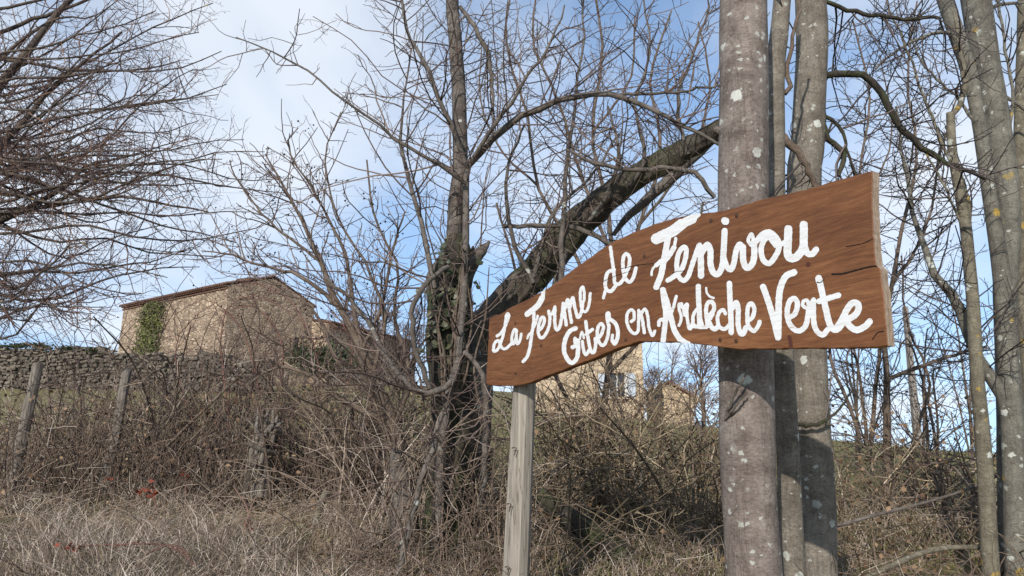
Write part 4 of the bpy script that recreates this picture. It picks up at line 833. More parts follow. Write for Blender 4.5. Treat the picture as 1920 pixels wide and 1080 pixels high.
# ------------------------------------------------------------------ fence posts, stump, logs, wire
def post_obj(name, label, a, b, ra, rb, mt, cat='fence post', group=None, S=10, seed=0, jag=.05, extra=None):
    base = np.array([a[0], a[1], ground_at(a[0], a[1])]); t_ = thing(name, label, cat, base, group); rr = np.random.default_rng(seed)
    a = np.asarray(a, float); b = np.asarray(b, float); K = 14; p_, rad = resample([a, (a + b) / 2 + rr.normal(0, .012, 3), b], [ra, (ra + rb) / 2, rb], K); T = norm(b - a); A = norm(np.cross(T, [0, 1, 0])); B = np.cross(T, A); V = []
    prof = 1 + rr.normal(0, .10, S)
    for j in range(K):
        for s in range(S):
            th = 2 * math.pi * s / S; q = p_[j] + (A * math.cos(th) + B * math.sin(th)) * rad[j] * prof[s] * (1 + rr.normal(0, .02))
            if j == K - 1: q = q + T * rr.uniform(-jag, jag)
            V.append(q)
    F = [(j * S + s, j * S + (s + 1) % S, (j + 1) * S + (s + 1) % S, (j + 1) * S + s) for j in range(K - 1) for s in range(S)] + [tuple((K - 1) * S + s for s in range(S))]
    piece('shaft', V, F, M[mt], t_); return t_
def gp(px, py, D, dz=-.15): q = P(px, py, D); q[2] = min(q[2], ground_at(q[0], q[1]) + dz); return q
posts = [(30, 880, 72, 680, 6.9, 20, 'leftmost grey fence post leaning right in the hedge'), (190, 880, 238, 695, 6.9, 19, 'split-topped grey fence post leaning right below the farmhouse')]
for k, (x0, y0, x1, y1, D, w, lab) in enumerate(posts):
    post_obj('fence_post', lab, gp(x0, y0, D), P(x1, y1, D - .1), wpx(w, x0, y0, D), wpx(w * .8, x1, y1, D), 'old_post', seed=k + 5, group='leaning fence posts', jag=.06 if k else .02)
# splintered stump
sb = gp(480, 930, 6.6); st_ = thing('splintered_stump', 'splintered grey stump of a broken tree in the hedge', 'stump', (sb[0], sb[1], ground_at(sb[0], sb[1])))
rr = np.random.default_rng(66); LL = []
for k in range(17):
    f = k / 16 - .5; LL.append(limb([(478 + f * 34, 935, 16, .1 * rr.normal()), (486 + f * 36, 870, 14, .06 * rr.normal()), (500 + f * 40, 815 + rr.normal(0, 8), 9, .06 * rr.normal()), (508 + f * 34 + rr.normal(0, 4), 786 + rr.normal(0, 20), 5, .06 * rr.normal())], 6.6, 12))
link('trunk', tubes_mesh('trunk', [(*stack(LL, 12), 6)], 5, st_.location), M['old_post'], st_)
for lm in ([(520, 852, 9), (495, 845, 10, -.15), (462, 831, 8, -.25)], [(500, 850, 6), (488, 815, 5, -.1), (462, 784, 3, -.15)]):
    p_, q_ = limb(lm, 6.5, 10); link('snag', tubes_mesh('snag', [(p_[None], q_[None], 7)], 1, st_.location), M['old_post'], st_)
# wires
for k, (y0, y1, lab) in enumerate([(893, 900, 'rusty lower fence wire strung along the hedge foot'), (835, 842, 'rusty upper fence wire strung along the hedge')]):
    tt = np.linspace(0, 1, 40); pts = np.array([P(-80 + 860 * q, y0 + (y1 - y0) * q + 5 * math.sin(q * 9), 7.0) for q in tt]); gg = [(pts[None], np.full((1, 40), .0038), 5)]
    o = link('fence_wire', tubes_mesh('fence_wire', gg, 1), M['rust']); props(o, lab, 'wire', 'fence wires')
# dead wood
def log(name, label, spec, D, mt, seed, cat='log', amp=.08):
    b = P(spec[0][0], spec[0][1], D); t_ = link(name, trunk_mesh(name, spec, D, K=40, S=14, amp=amp, fseed=seed, base=b), M[mt]); t_.location = Vector(b); props(t_, label, cat); return t_
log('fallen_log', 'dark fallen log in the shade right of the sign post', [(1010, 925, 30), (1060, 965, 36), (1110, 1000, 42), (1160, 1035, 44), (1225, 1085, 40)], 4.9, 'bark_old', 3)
log('lichened_branch', 'pale lichened dead branch lying at the bottom right', [(1620, 1085, 10), (1690, 1052, 11), (1745, 1032, 11), (1800, 1026, 10), (1870, 1030, 9)], 4.4, 'bark_yellow', 4, 'branch')
log('dead_branch', 'long thin dead branch slanting up behind the grey trunk at right', [(1555, 990, 7), (1640, 966, 6.5), (1720, 946, 6), (1800, 922, 5), (1890, 885, 4), (1925, 872, 3)], 4.8, 'bark_stem', 5, 'branch')
log('yellow_stub', 'short yellow-lichened stub rising from the grass left of the mossy trunk', [(578, 1030, 15), (588, 990, 15), (600, 950, 14), (612, 920, 12)], 5.8, 'bark_yellow', 6, 'stub')
log('slanting_pole', 'thin dark dead limb slanting up through the hedge by the split-topped post', [(190, 945, 6), (245, 895, 6), (300, 850, 6), (350, 800, 5.5), (410, 742, 4.5), (470, 685, 3)], 6.7, 'bark_brown', 7, 'branch')

# ------------------------------------------------------------------ thicket canes, brambles and grass
def frustum_filter(x, y): return (np.abs(x) < 0.76 * y + .3)
def thicket(name, label, zone, n, L, r0, seed, mt, lean=.35, K=8, arch=.06, cat='brambles', twd=3.0):
    rr = np.random.default_rng(seed); x, y = zone(rr, n); z = gz(x, y) - .03; n = len(x)
    d = norm(np.c_[rr.normal(0, lean, n), rr.normal(0, lean, n), np.ones(n)]); ln = rr.uniform(L[0], L[1], n); st = (ln / (K - 1))[:, None]; PP = np.zeros((n, K, 3)); PP[:, 0] = np.c_[x, y, z]
    cv = np.c_[rr.normal(0, 1, n), rr.normal(0, .6, n), -np.abs(rr.normal(0, 1, n))] * arch
    for j in range(1, K): d = norm(d + cv * j * .5 + rr.normal(0, .06, (n, 3))); PP[:, j] = PP[:, j - 1] + d * st
    PP[:, :, 2] = np.maximum(PP[:, :, 2], gz(PP[:, :, 0], PP[:, :, 1]) + .01)
    RR = (rr.uniform(.6, 1.3, n) * r0)[:, None] * np.linspace(1, .45, K)[None]; g = [(PP, RR, 3)]
    if twd:
        t1 = grow(rr, PP, RR, twd, (.1, .45), (25, 75), 4, r0 * .5, r0 * .3, .03, .2, .2); g.append((*t1, 3))
    o = link(name, tubes_mesh(name, g, seed), M[mt]); props(o, label, cat, None, 'stuff'); return o
def zone_px(x0, x1, d0, d1):
    def f(rr, n):
        y = rr.uniform(d0, d1, n); px = rr.uniform(x0, x1, n); return (px - 960) / FPX * y, y
    return f
thicket('bramble_thicket', 'dense grey-brown dead canes and brambles of the left hedge', zone_px(-60, 760, 6.2, 8.4), 900, (.4, 1.3), .0062, 81, 'cane', lean=.22, arch=.05, twd=1.6)
thicket('shade_coloured_thicket', 'inner canes at the back of the left hedge, coloured dark for its shade', zone_px(-60, 900, 7.4, 9.0), 350, (.4, 1.0), .0065, 82, 'twig_dark', lean=.4, arch=.08)  # dark colour on the back canes stands in for shade in the hedge's gaps
thicket('olive_thicket', 'tangled olive bramble canes under the sign', zone_px(880, 1420, 4.6, 7.2), 320, (.7, 1.7), .0058, 83, 'olive_cane', lean=.55, arch=.12, twd=2.2)
thicket('right_thicket', 'tangled dead canes among the right-hand trunks', zone_px(1480, 1960, 4.6, 7.4), 210, (.4, 1.0), .0052, 84, 'olive_cane', lean=.6, arch=.12, twd=2.2)
thicket('trunk_thicket', 'thin twigs crowding the foot of the mossy trunk', zone_px(640, 1000, 4.4, 5.6), 130, (.6, 1.7), .0045, 85, 'cane', lean=.3, arch=.08, twd=2.5)
thicket('fallen_canes', 'fallen dead stalks lying criss-cross in the grass', zone_px(-80, 1000, 3.6, 7.0), 1500, (.25, .9), .0036, 86, 'cane', lean=1.6, arch=.10, twd=1.5)
thicket('fallen_right_canes', 'fallen dead stalks under the sign and right trunks', zone_px(950, 1980, 3.4, 6.5), 700, (.25, .9), .0036, 87, 'cane', lean=1.4, arch=.10, twd=1.5)
thicket('tall_whips', 'tall thin twiggy whips rising from the left hedge before the farmhouse', zone_px(60, 780, 6.6, 8.2), 150, (1.3, 2.3), .005, 88, 'twig', lean=.22, arch=.05, twd=5, K=10)
thicket('sign_whips', 'tall thin twiggy whips rising from the brambles under the sign', zone_px(1000, 1345, 5.6, 7.4), 95, (1.2, 2.1), .005, 89, 'twig', lean=.3, arch=.07, twd=5, K=10)
def grass(name, label, zone, n, H, w, seed, mt, lean=.35):
    rr = np.random.default_rng(seed); x, y = zone(rr, n); cl_ = np.sin(x * 2.1 + 1.7 * np.sin(y * 1.3)) + np.sin(y * 2.7 + 1.3 * np.sin(x * 1.9)) + .8 * np.sin(x * 6.3 + y * 5.1); kp = cl_ + rr.normal(0, .9, n) > -.6; x = x[kp]; y = y[kp]; cl_ = cl_[kp]; n = len(x); z = gz(x, y) - .01; h = (.8 + .2 * np.clip(cl_, -1, 2)) * rr.uniform(H[0], H[1], n) * rr.uniform(.5, 1, n)
    # clumping
    az = rr.uniform(0, 2 * np.pi, n); sd = np.c_[np.cos(az), np.sin(az), np.zeros(n)] * (w * rr.uniform(.6, 1.4, n))[:, None]
    ld = np.c_[rr.normal(0, lean, n), rr.normal(0, lean, n), np.zeros(n)]; b = np.c_[x, y, z]
    m1 = b + ld * h[:, None] * .35 + np.c_[np.zeros((n, 2)), h * .55]; tp = b + ld * h[:, None] * 1.1 + np.c_[np.zeros((n, 2)), h * rr.uniform(.6, 1, n)]
    V = np.stack([b - sd, b + sd, m1 + sd * .7, m1 - sd * .7, tp], 1).reshape(-1, 3); i = np.arange(n)[:, None] * 5
    me_ = mesh_np(name, V, (i + [0, 1, 2, 3]), (i + [3, 2, 4]), rnd=np.repeat(rr.random(n), 5)); o = link(name, me_, M[mt]); return props(o, label, 'grass', None, 'stuff')
grass('dry_grass', 'dry straw-coloured grass in front of the hedge', zone_px(-80, 1000, 3.4, 7.4), 22000, (.08, .42), .0027, 91, 'grass', .7)
grass('pale_grass', 'long pale dead grass along the bottom left', zone_px(-80, 900, 3.3, 5.2), 9000, (.15, .5), .0025, 92, 'grass', .7)
grass('bank_grass', 'dry grass among the brambles under the sign and right trunks', zone_px(950, 1980, 3.2, 7.0), 13000, (.08, .36), .0027, 93, 'grass', .7)
grass('green_grass', 'short green winter grass of the meadow behind the hedge', zone_px(-80, 2000, 4.5, 24), 45000, (.04, .16), .006, 94, 'green_grass', .6)

def litter(name, label, zone, n, seed, size, mt):
    rr = np.random.default_rng(seed); x, y = zone(rr, n); z = gz(x, y) + rr.uniform(.01, .06, len(x))
    o = link(name, leaves_mesh(name, np.c_[x, y, z], size, rr, nrm_bias=(0, -.2, .9)), M[mt]); props(o, label, 'leaf litter', None, 'stuff')
M['litter'] = twig_mat('dead_leaf', [(0, (0.09, 0.05, 0.028)), (0.6, (0.19, 0.115, 0.065)), (1, (0.32, 0.215, 0.13))])
def hanging(name, label, zone, n, seed, size):
    rr = np.random.default_rng(seed); x, y = zone(rr, n); z = gz(x, y) + rr.uniform(.05, 1.0, len(x)) ** 1.3
    o = link(name, leaves_mesh(name, np.c_[x, y, z], size, rr), M['litter']); props(o, label, 'dead leaves', None, 'stuff')
hanging('hedge_leaves', 'withered brown leaves caught in the left hedge', zone_px(-60, 900, 5.9, 8.2), 1500, 97, .017)
hanging('bramble_leaves', 'withered brown leaves caught in the brambles under the sign', zone_px(950, 1960, 4.6, 7.0), 1500, 98, .017)
litter('leaf_litter', 'brown dead leaves scattered through the roadside grass', zone_px(-80, 1980, 3.3, 7.5), 5200, 95, .022, 'litter')
grass('green_tufts', 'fresh green shoots in patches among the dry grass', zone_px(-80, 1980, 3.3, 7.2), 9000, (.06, .22), .003, 96, 'green_grass', .5)
# red-leaved brambles in the grass
def red_bramble(label, px, py, D, n, seed, cane):
    rr = np.random.default_rng(seed); q = P(px, py, D); base = np.array([q[0], q[1], ground_at(q[0], q[1])]); t_ = thing('red_bramble', label, 'bramble', base, 'red-leaved brambles')
    lm = [limb(c, D, 16) for c in cane]
    for p_, r2 in lm: link('cane', tubes_mesh('cane', [(p_[None], r2[None], 5)], seed, base), M['rose'], t_)
    lf = mesh_np('leaf', np.array([(0, -.5, 0), (.3, 0, .06), (0, .5, 0), (-.3, 0, .06)]), tris=[(0, 1, 2), (0, 2, 3)], rnd=[.3] * 4); lf.materials.append(M['red_leaf'])
    for k in range(n):
        w = q + rr.normal(0, 1, 3) * np.array([.055, .04, .03]) * (1 if n > 12 else .5); o = bpy.data.objects.new('leaf', lf); COL.objects.link(o); o.parent = t_; o.location = Vector(w - base); o.rotation_euler = rr.uniform(0, 6.28, 3); s = rr.uniform(.03, .055); o.scale = (s, s, s)
red_bramble('bramble with a clump of orange-red leaves below the fence wire', 278, 918, 5.9, 22, 1, [[(300, 985, 3), (290, 940, 3), (270, 915, 2), (250, 925, 1.5)]])
red_bramble('low bramble with one dark red leaf tuft at the bottom left', 127, 1025, 4.6, 9, 2, [[(385, 1080, 4), (350, 1045, 4), (310, 1022, 4), (260, 1020, 3.5), (190, 1022, 3), (130, 1024, 2)], [(250, 1075, 4), (275, 1040, 4), (320, 1022, 4), (352, 1040, 3.5), (358, 1062, 3)], [(260, 1015, 3), (180, 1035, 2.5), (115, 1056, 2)]])
red_bramble('bramble with rusty leaves on the fence wire left of centre', 343, 893, 6.3, 8, 3, [[(340, 985, 3), (350, 930, 3), (342, 890, 2)]])
red_bramble('bramble with a few red leaves at the left of the fence wire', 200, 896, 6.4, 8, 4, [[(190, 980, 3), (185, 930, 3), (202, 894, 2)]])
red_bramble('upright reddish bramble canes left of the splintered stump', 468, 990, 5.2, 4, 5, [[(476, 1085, 4), (470, 1030, 4), (466, 960, 3), (440, 915, 2)], [(455, 1060, 3), (462, 980, 3), (480, 930, 2)]])

# ------------------------------------------------------------------ the sign
Lp = P(918, 655, 3.9); Rp = P(1640, 487, 2.1)
eb = np.array([Rp[0] - Lp[0], Rp[1] - Lp[1], 0]); eb /= np.linalg.norm(eb); nb = np.array([eb[1], -eb[0], 0.0])
if nb @ (-Lp) < 0: nb = -nb
def on_board(px, py, off=0.0):
    d = ray(px, py); o = np.array([0, 0, EYE]); t_ = ((Lp + nb * off - o) @ nb) / (d @ nb); return o + d * t_
top = [(918, 596), (945, 586), (948, 580), (980, 567), (1019, 545), (1047, 527), (1079, 501), (1115, 475), (1147, 455), (1179, 439), (1218, 423), (1272, 407), (1315, 400), (1352, 396), (1391, 385), (1438, 371), (1489, 361), (1536, 348), (1579, 335), (1615, 326), (1635, 320)]
right = [(1636, 350), (1635, 382), (1638, 454), (1642, 497), (1650, 504), (1657, 563), (1662, 617), (1664, 648)]
bot = [(1633, 652), (1561, 653), (1489, 653), (1417, 655), (1380, 655), (1344, 649), (1290, 643), (1236, 641), (1200, 640), (1179, 646), (1139, 660), (1099, 678), (1059, 692), (1019, 708), (980, 722), (940, 724), (911, 721)]
outline = top + right + bot
def densify(pl, step):
    o = []
    for (a, b_) in zip(pl, pl[1:]):
        n_ = max(1, int(math.dist(a, b_) / step)); o += [(a[0] + (b_[0] - a[0]) * k / n_, a[1] + (b_[1] - a[1]) * k / n_) for k in range(n_)]
    return o
rr = np.random.default_rng(12)
def chaikin(pl, it=2):
    for _ in range(it):
        o = [pl[0]]
        for a, b_ in zip(pl, pl[1:]): o += [(a[0] * .75 + b_[0] * .25, a[1] * .75 + b_[1] * .25), (a[0] * .25 + b_[0] * .75, a[1] * .25 + b_[1] * .75)]
        pl = o + [pl[-1]]
    return pl
ol = densify(chaikin(top) + right + chaikin(bot) + [top[0]], 7)
ol = [(x + rr.normal(0, .5), y + rr.normal(0, .5)) for x, y in ol]
sign_base = on_board(975, 722); sign_base[2] = ground_at(sign_base[0], sign_base[1])
sign = thing('wooden_sign', 'brown wavy wooden sign with white hand-painted words on a grey post', 'sign', sign_base)
TH = 0.036; fr = np.array([on_board(x, y) for x, y in ol]); bk = fr - nb * TH; n = len(ol)
bm = bmesh.new(); vf = [bm.verts.new(v - sign_base) for v in fr]; vb = [bm.verts.new(v - sign_base) for v in bk]
ff = bm.faces.new(vf); fb = bm.faces.new(list(reversed(vb)))
for i in range(n):
    f = bm.faces.new((vf[i], vb[i], vb[(i + 1) % n], vf[(i + 1) % n]))
    if 1630 < ol[i][0] and 318 < ol[i][1] < 655: f.material_index = 1
bmesh.ops.recalc_face_normals(bm, faces=bm.faces)
bmesh.ops.bevel(bm, geom=[e for e in bm.edges if ff in e.link_faces], offset=.0025, segments=1, affect='EDGES')
me = bpy.data.meshes.new('board'); bm.to_mesh(me); bm.free(); me.materials.append(M['board']); me.materials.append(M['endgrain'])
# board-aligned frame so that the grain runs along it
rot = math.atan2(eb[1], eb[0]); board = link('board', me, None, sign); me.transform(Matrix.Rotation(-rot, 4, 'Z')); board.rotation_euler = (0, 0, rot)
def add_board_child(name, V, quads, tris, mt, off):
    V = np.asarray(V); rel = V - sign_base; c, s = math.cos(-rot), math.sin(-rot)
    rel = np.c_[rel[:, 0] * c - rel[:, 1] * s, rel[:, 0] * s + rel[:, 1] * c, rel[:, 2]]
    o = link(name, mesh_np(name, rel, quads, tris), M[mt], board); return o
# painted lettering: brush strokes read off the photograph, joined by a distance field, laid on the board
def CR(x0, y0, sc): return lambda pts: [(x0 + p_[0] * sc, y0 + p_[1] * sc) + ((p_[2] * sc,) if len(p_) > 2 else ()) for p_ in pts]
cA = (910, 530, 200 / 1080); cB = (1040, 450, 200 / 864); cC = (1200, 390, 200 / 1080); cD = (1360, 380, 200 / 1080); cE = (1160, 520, 160 / 1234); cF = (1270, 510, 180 / 1296); cG = (1410, 480, 240 / 1440)
WORDS = {
 'La': [(cA, 30, [(118, 540), (160, 508), (205, 430), (236, 350), (232, 315), (214, 330), (204, 400), (190, 490), (172, 560), (140, 650), (105, 692), (82, 685), (92, 620), (128, 585), (150, 620), (168, 660), (205, 668), (240, 640), (266, 615)]),
        (cA, 28, [(318, 490), (295, 472), (275, 520), (266, 600), (285, 620), (308, 560), (316, 490)]), (cA, 28, [(314, 480), (316, 560), (322, 618), (345, 600), (364, 520)])],
 'Ferme': [(cA, 58, [(425, 318), (480, 275), (535, 225), (575, 155)]), (cA, 40, [(560, 190), (580, 140), (588, 90)]), (cA, 34, [(490, 290), (490, 400), (470, 520), (452, 650), (425, 745), (382, 798)]), (cA, 24, [(530, 335), (515, 400), (492, 450)]), (cA, 22, [(427, 565), (440, 525), (480, 495)]),
        (cA, 32, [(535, 490), (572, 455), (598, 390), (588, 350), (562, 365), (540, 440), (536, 510), (560, 558), (598, 540), (640, 460), (654, 370), (645, 310), (640, 288)]), (cA, 26, [(640, 290), (665, 325), (690, 280), (705, 242)]), (cA, 34, [(705, 250), (702, 340), (706, 430), (725, 478), (755, 440), (775, 340), (788, 225)]),
        (cA, 34, [(788, 210), (802, 310), (820, 428)]), (cA, 34, [(800, 280), (836, 172), (852, 280), (872, 402)]), (cA, 34, [(855, 250), (885, 152), (905, 245), (935, 348), (965, 320), (985, 230)]), (cA, 30, [(975, 245), (1002, 150), (990, 45), (964, 80), (964, 190), (985, 280), (1022, 288), (1050, 220), (1062, 110)])],
 'de': [(cB, 28, [(452, 58), (464, 150), (478, 250), (486, 350)]), (cB, 30, [(480, 240), (430, 265), (412, 330), (416, 395), (455, 415), (492, 375)]), (cB, 25, [(418, 395), (405, 430), (395, 468)]), (cB, 28, [(488, 350), (520, 358), (555, 320), (585, 260)]), (cB, 30, [(560, 262), (598, 225), (606, 145), (580, 112), (555, 150), (556, 250), (578, 318), (612, 338), (642, 290), (658, 228)])],
 'Fenivou': [(cC, 110, [(165, 312), (250, 272), (340, 228), (420, 165)]), (cC, 92, [(400, 185), (470, 140), (530, 112)]), (cC, 46, [(500, 130), (550, 100), (590, 68)]), (cC, 62, [(282, 310), (262, 420), (240, 540), (212, 680), (165, 800)]), (cC, 32, [(362, 310), (350, 380)]), (cC, 50, [(345, 400), (290, 490), (240, 545)]), (cC, 24, [(116, 678), (126, 622), (160, 580)]), (cC, 44, [(165, 580), (215, 535)]),
        (cC, 50, [(282, 732), (340, 695), (420, 620), (462, 500), (466, 410), (432, 402), (388, 470), (372, 590), (392, 690), (440, 733), (488, 690), (530, 570), (578, 430), (602, 375)]), (cC, 64, [(602, 385), (615, 500), (618, 685)]), (cC, 62, [(625, 450), (680, 372), (712, 430), (714, 560), (740, 650), (790, 668), (832, 590), (846, 450), (857, 232)]), (cC, 76, [(860, 130), (866, 134)]), (cC, 58, [(846, 500), (878, 590), (918, 622), (950, 560), (975, 430), (1012, 368), (1040, 430), (1050, 560)]),
        (cD, 64, [(178, 450), (182, 590), (220, 660), (278, 610), (294, 500), (288, 410)]), (cD, 38, [(262, 430), (232, 380), (262, 318), (282, 365), (270, 415)]), (cD, 56, [(280, 420), (320, 385), (370, 325), (440, 297), (510, 345), (545, 420), (525, 510), (450, 612), (385, 580), (362, 480), (382, 400), (420, 345)]), (cD, 60, [(440, 335), (515, 430)]),
        (cD, 82, [(638, 268), (634, 380), (632, 520), (665, 562), (725, 545), (785, 460), (794, 350), (794, 225)]), (cD, 50, [(560, 425), (610, 395)]), (cD, 64, [(805, 440), (830, 510), (880, 518), (918, 476)])],
 'Gites': [(cB, 36, [(170, 715), (120, 742), (82, 820), (80, 915), (130, 993), (178, 960), (190, 880), (186, 815)]), (cB, 34, [(145, 868), (190, 848)]), (cB, 30, [(164, 798), (170, 850)]), (cB, 17, [(204, 800), (220, 745), (238, 795)]), (cB, 26, [(224, 822), (235, 895), (255, 928), (282, 885)]), (cB, 28, [(252, 662), (268, 780), (292, 895), (318, 908), (332, 850), (328, 800)]), (cB, 28, [(255, 765), (305, 725)]),
        (cB, 28, [(350, 800), (380, 760), (395, 705), (378, 678), (352, 705), (346, 780), (370, 842), (402, 848), (430, 780), (440, 690)]), (cB, 26, [(438, 700), (424, 635), (424, 600), (437, 592), (445, 630)]), (cB, 32, [(445, 640), (495, 680), (513, 765), (490, 838), (468, 815)]), (cB, 24, [(463, 800), (470, 770)])],
 'en': [(cE, 46, [(180, 640), (222, 600), (220, 505), (180, 472), (132, 512), (116, 620), (150, 740), (220, 812), (278, 780), (288, 640), (292, 490)]), (cE, 48, [(290, 480), (335, 580), (372, 800)]), (cE, 46, [(330, 520), (382, 462), (420, 560), (440, 730), (490, 842), (522, 778)])],
 'Ardeche': [(cE, 76, [(636, 178), (655, 350), (680, 520), (668, 700), (640, 945)]), (cE, 80, [(640, 180), (705, 380), (752, 560), (805, 760), (880, 890)]), (cE, 70, [(860, 860), (930, 920), (1010, 960)]), (cE, 46, [(832, 275), (795, 420), (745, 560)]), (cE, 52, [(580, 692), (588, 632), (640, 605), (700, 600)]),
        (cE, 44, [(910, 380), (870, 400), (880, 480), (905, 570), (892, 650), (872, 695)]), (cE, 48, [(905, 385), (930, 440), (992, 388), (985, 500), (1000, 650), (1022, 738), (1050, 725), (1078, 610)]), (cE, 60, [(945, 470), (960, 540)]), (cE, 76, [(1152, 130), (1155, 300), (1165, 480), (1172, 690)]), (cE, 50, [(1150, 440), (1090, 520), (1072, 640), (1110, 710), (1180, 705)]),
        (cF, 50, [(235, 735), (310, 745), (390, 745)]), (cF, 60, [(310, 640), (330, 720)]), (cF, 56, [(430, 590), (488, 520), (495, 450), (460, 402), (410, 420), (388, 510), (398, 640), (410, 730)]), (cF, 70, [(440, 620), (470, 560)]), (cF, 66, [(430, 680), (460, 740), (500, 770), (550, 740)]), (cF, 52, [(648, 560), (620, 512), (565, 545), (542, 640), (570, 740), (640, 770), (695, 720)]), (cF, 74, [(703, 155), (712, 400), (724, 640), (728, 815)]), (cF, 70, [(742, 490), (795, 412), (822, 500), (820, 700), (850, 820), (890, 830), (925, 750)]),
        (cF, 58, [(955, 655), (1015, 610), (1040, 500), (1000, 425), (955, 470), (945, 600), (960, 730), (1030, 795), (1085, 740), (1112, 672)]), (cF, 30, [(390, 215), (398, 280), (440, 332), (492, 350)])],
 'Verte': [(cG, 70, [(125, 348), (180, 500), (240, 700), (292, 915)]), (cG, 74, [(294, 915), (298, 700), (302, 500), (322, 350), (382, 228), (472, 184)]), (cG, 60, [(425, 690), (485, 645), (512, 540), (478, 478), (422, 512), (396, 620), (410, 730), (460, 812), (530, 842), (600, 790), (628, 680), (640, 585)]), (cG, 40, [(620, 590), (575, 560), (578, 510), (620, 500), (642, 550), (695, 485)]),
        (cG, 62, [(692, 500), (690, 650), (702, 780), (742, 858), (800, 885), (850, 830)]), (cG, 78, [(750, 252), (760, 290)]), (cG, 72, [(762, 290), (795, 440), (832, 600), (872, 760), (930, 830), (990, 795), (1050, 690)]), (cG, 64, [(755, 510), (850, 478), (972, 442)]), (cG, 74, [(1040, 720), (1140, 680), (1195, 610), (1190, 540), (1130, 530), (1070, 600), (1010, 720), (960, 800)]), (cG, 74, [(1065, 730), (1105, 792), (1180, 832), (1270, 792), (1322, 738)])]}
def catmull2(pts, step=1.2):
    if len(pts) < 3: return densify(pts, step) + [pts[-1]]
    p3 = [np.array([*p_, 0.0]) for p_ in pts]; L_ = sum(math.dist(a, b_) for a, b_ in zip(pts, pts[1:])); q, _ = resample(p3, [1] * len(p3), max(4, int(L_ / step))); return [tuple(v[:2]) for v in q]
polyE = np.array(densify(chaikin(top) + right + chaikin(bot) + [top[0]], 6))
def inside(px, py, poly):
    ins = np.zeros(px.shape, bool); j = len(poly) - 1
    for i in range(len(poly)):
        xi, yi = poly[i]; xj, yj = poly[j]; c = ((yi > py) != (yj > py)); 
        with np.errstate(divide='ignore', invalid='ignore'): c &= px < (xj - xi) * (py - yi) / (yj - yi + 1e-12) + xi
        ins ^= c; j = i
    return ins
def field_mesh(strokes, step=.55, wob=.45, off=.0009, seed=0):
    segs = []
    for (cx, cy, sc), w, pts in strokes:
        q = catmull2([(cx + a * sc, cy + b_ * sc) for a, b_ in pts]); segs += [(a, b_, w * sc * .5) for a, b_ in zip(q, q[1:])]
    xs = [s[0][0] for s in segs]; ys = [s[0][1] for s in segs]; x0, x1, y0, y1 = min(xs) - 14, max(xs) + 14, min(ys) - 14, max(ys) + 14
    gx_ = np.arange(x0, x1, step); gy_ = np.arange(y0, y1, step); XX, YY = np.meshgrid(gx_, gy_); F = np.full(XX.shape, 9.0)
    for a, b_, r2 in segs:
        i0 = max(0, int((min(a[0], b_[0]) - r2 - 4 - x0) / step)); i1 = int((max(a[0], b_[0]) + r2 + 4 - x0) / step) + 1; j0 = max(0, int((min(a[1], b_[1]) - r2 - 4 - y0) / step)); j1 = int((max(a[1], b_[1]) + r2 + 4 - y0) / step) + 1
        sx_ = XX[j0:j1, i0:i1]; sy_ = YY[j0:j1, i0:i1]; dx_, dy_ = b_[0] - a[0], b_[1] - a[1]; tt = np.clip(((sx_ - a[0]) * dx_ + (sy_ - a[1]) * dy_) / (dx_ * dx_ + dy_ * dy_ + 1e-9), 0, 1)
        F[j0:j1, i0:i1] = np.minimum(F[j0:j1, i0:i1], np.hypot(sx_ - a[0] - tt * dx_, sy_ - a[1] - tt * dy_) - r2)
    F = F + wob * (np.sin(XX * .53 + seed) * np.sin(YY * .47 + 1.3 * seed) * .6 + np.sin(XX * 1.3 + 2) * np.sin(YY * 1.1) * .4)
    ins = inside(XX, YY, polyE); F = np.where(ins, F, np.maximum(F, .6)); F = np.where(np.abs(F) < 1e-6, 1e-6, F)
    V = []; Fc = []; key = {}
    def vid(k, x, y):
        if k not in key: key[k] = len(V); V.append((x, y))
        return key[k]
    ny_, nx_ = F.shape; neg = F < 0; any_ = neg[:-1, :-1] | neg[1:, :-1] | neg[:-1, 1:] | neg[1:, 1:]
    for j, i in zip(*np.nonzero(any_)):
        cs = [(j, i), (j, i + 1), (j + 1, i + 1), (j + 1, i)]; poly = []
        for a in range(4):
            p_, q_ = cs[a], cs[(a + 1) % 4]; fp, fq = F[p_], F[q_]
            if fp < 0: poly.append(vid(p_, gx_[p_[1]], gy_[p_[0]]))
            if (fp < 0) != (fq < 0):
                t_ = fp / (fp - fq); k = (p_, q_) if p_ < q_ else (q_, p_)
                poly.append(vid(k, gx_[p_[1]] + (gx_[q_[1]] - gx_[p_[1]]) * t_, gy_[p_[0]] + (gy_[q_[0]] - gy_[p_[0]]) * t_))
        if len(poly) >= 3: Fc += [(poly[0], poly[k], poly[k + 1]) for k in range(1, len(poly) - 1)]
    A = np.array(V); u = (A[:, 0] - 960) / FPX; v = (540 - A[:, 1]) / FPX; dd_ = np.c_[u, CP - v * SP, SP + v * CP]; o = np.array([0, 0, EYE])
    t_ = ((Lp + nb * off - o) @ nb) / (dd_ @ nb); return o + dd_ * t_[:, None], Fc
for k, (w, st) in enumerate(WORDS.items()):
    V, Fc = field_mesh(st, seed=k); add_board_child('painted_word', V, None, Fc, 'paint', 0)
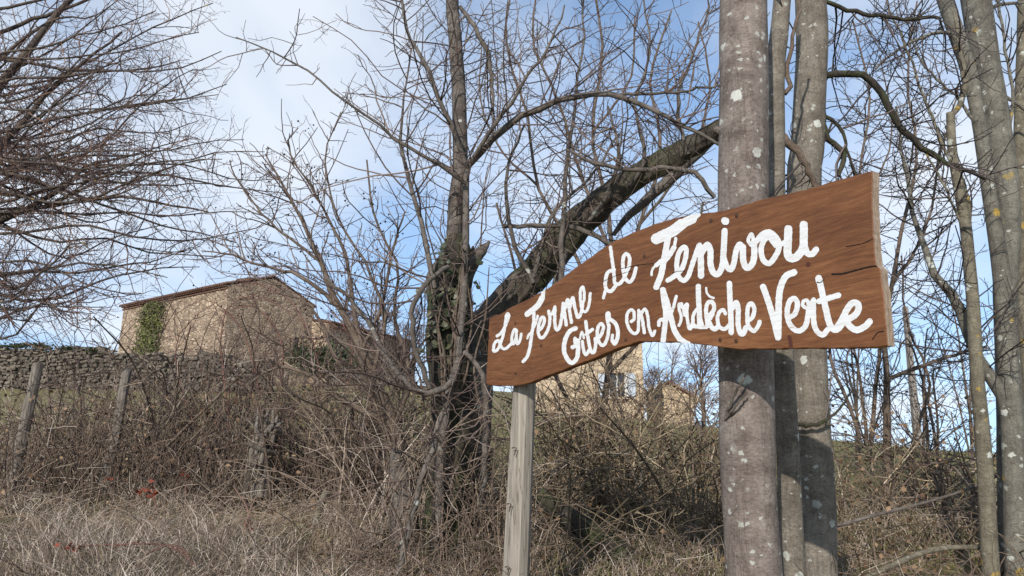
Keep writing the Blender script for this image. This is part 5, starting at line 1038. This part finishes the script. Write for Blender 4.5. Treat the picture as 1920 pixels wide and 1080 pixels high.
# cracks in the board and a dark drip
for pts, w in ([[(1560, 514), (1580, 513), (1600, 508), (1622, 502), (1638, 499), (1645, 499)], 1.5], [[(1586, 462), (1600, 460), (1618, 456), (1636, 448)], .7], [[(1636, 636), (1645, 624), (1656, 621)], 1.0], [[(1480, 632), (1482, 642), (1483, 652)], 3.6], [[(1532, 529), (1538, 530), (1545, 524)], .9], [[(1165, 504), (1195, 497), (1225, 494)], .5], [[(1130, 528), (1160, 515), (1185, 508)], .4], [[(1260, 512), (1270, 509), (1284, 508)], .5], [[(1515, 494), (1514, 497), (1516, 495)], 3.5]):
    V, Fc = field_mesh([((0, 0, 1), w * 2, pts)], step=.35, wob=.35, off=.0013); add_board_child('knot' if w > 3 else 'crack', V, None, Fc, 'stain' if w > 3 else 'crack', 0)
for k, (x, y) in enumerate([(1333, 413), (1208, 480), (966, 606), (966, 700), (1350, 637), (1380, 639), (1014, 648), (1381, 404), (1173, 637)]):
    c = on_board(x, y, .002); mb = MB(); S = 8; V = [c + nb * .003] + [c + (eb * math.cos(q * 6.2832 / S) + up * math.sin(q * 6.2832 / S)) * .008 for q in range(S)]
    mb.add(V, [(0, 1 + q, 1 + (q + 1) % S) for q in range(S)]); V = np.array(V)
    add_board_child('screw', V, None, [(0, 1 + q, 1 + (q + 1) % S) for q in range(S)], 'rust', 0)
# the post
pbk = nb * (-TH - .062)
a = on_board(983, 740, -TH - .066); bt = P(967, 1080, a[1]); pt_top = a + (a - bt) * .28; dirp = norm(np.array(a - bt)); gzz = ground_at(a[0], a[1]) - .3; foot_ = bt + dirp * ((gzz - bt[2]) / dirp[2])
hw_ = wpx(45, 985, 730, a[1]) ; hb_ = wpx(53, 967, 1080, a[1]); S = 8
mb = MB(); V = []; K = 26; rr = np.random.default_rng(4); axp = norm(pt_top - foot_); A_ = norm(np.cross(axp, [0, 1, 0])); B_ = np.cross(axp, A_)
bow = 0.0
prof = [1.0, .96, 1.03, .97, 1.0, 1.02, .96, 1.0]
for j in range(K):
    f = j / (K - 1); c = foot_ + (pt_top - foot_) * f; r2 = (hb_ * 1.1 + (hw_ - hb_ * 1.1) * min(1, f * 1.1)) * .95
    for s in range(S):
        th = 2 * math.pi * (s + .25) / S; V.append(c + (A_ * math.cos(th) + B_ * math.sin(th)) * r2 * prof[s] * (1 + rr.normal(0, .008)))
mb.add(V, [(j * S + s, j * S + (s + 1) % S, (j + 1) * S + (s + 1) % S, (j + 1) * S + s) for j in range(K - 1) for s in range(S)] + [tuple((K - 1) * S + s for s in range(S))])
post = mb.build('post', M['post'], sign)
for (x, y) in [(963, 842), (953, 947), (950, 1065)]:
    q = P(x, y, a[1] - hw_ * 1.1); pl = np.array([q + [-.008, 0, .004], q + [.0, -.012, .008], q + [.013, -.012, .006], q + [.004, -.004, -.03]])
    base = np.array(sign.location); o = link('staple', tubes_mesh('staple', [(pl[None], np.full((1, 4), .0028), 5)], 1, base), M['rust'], post)
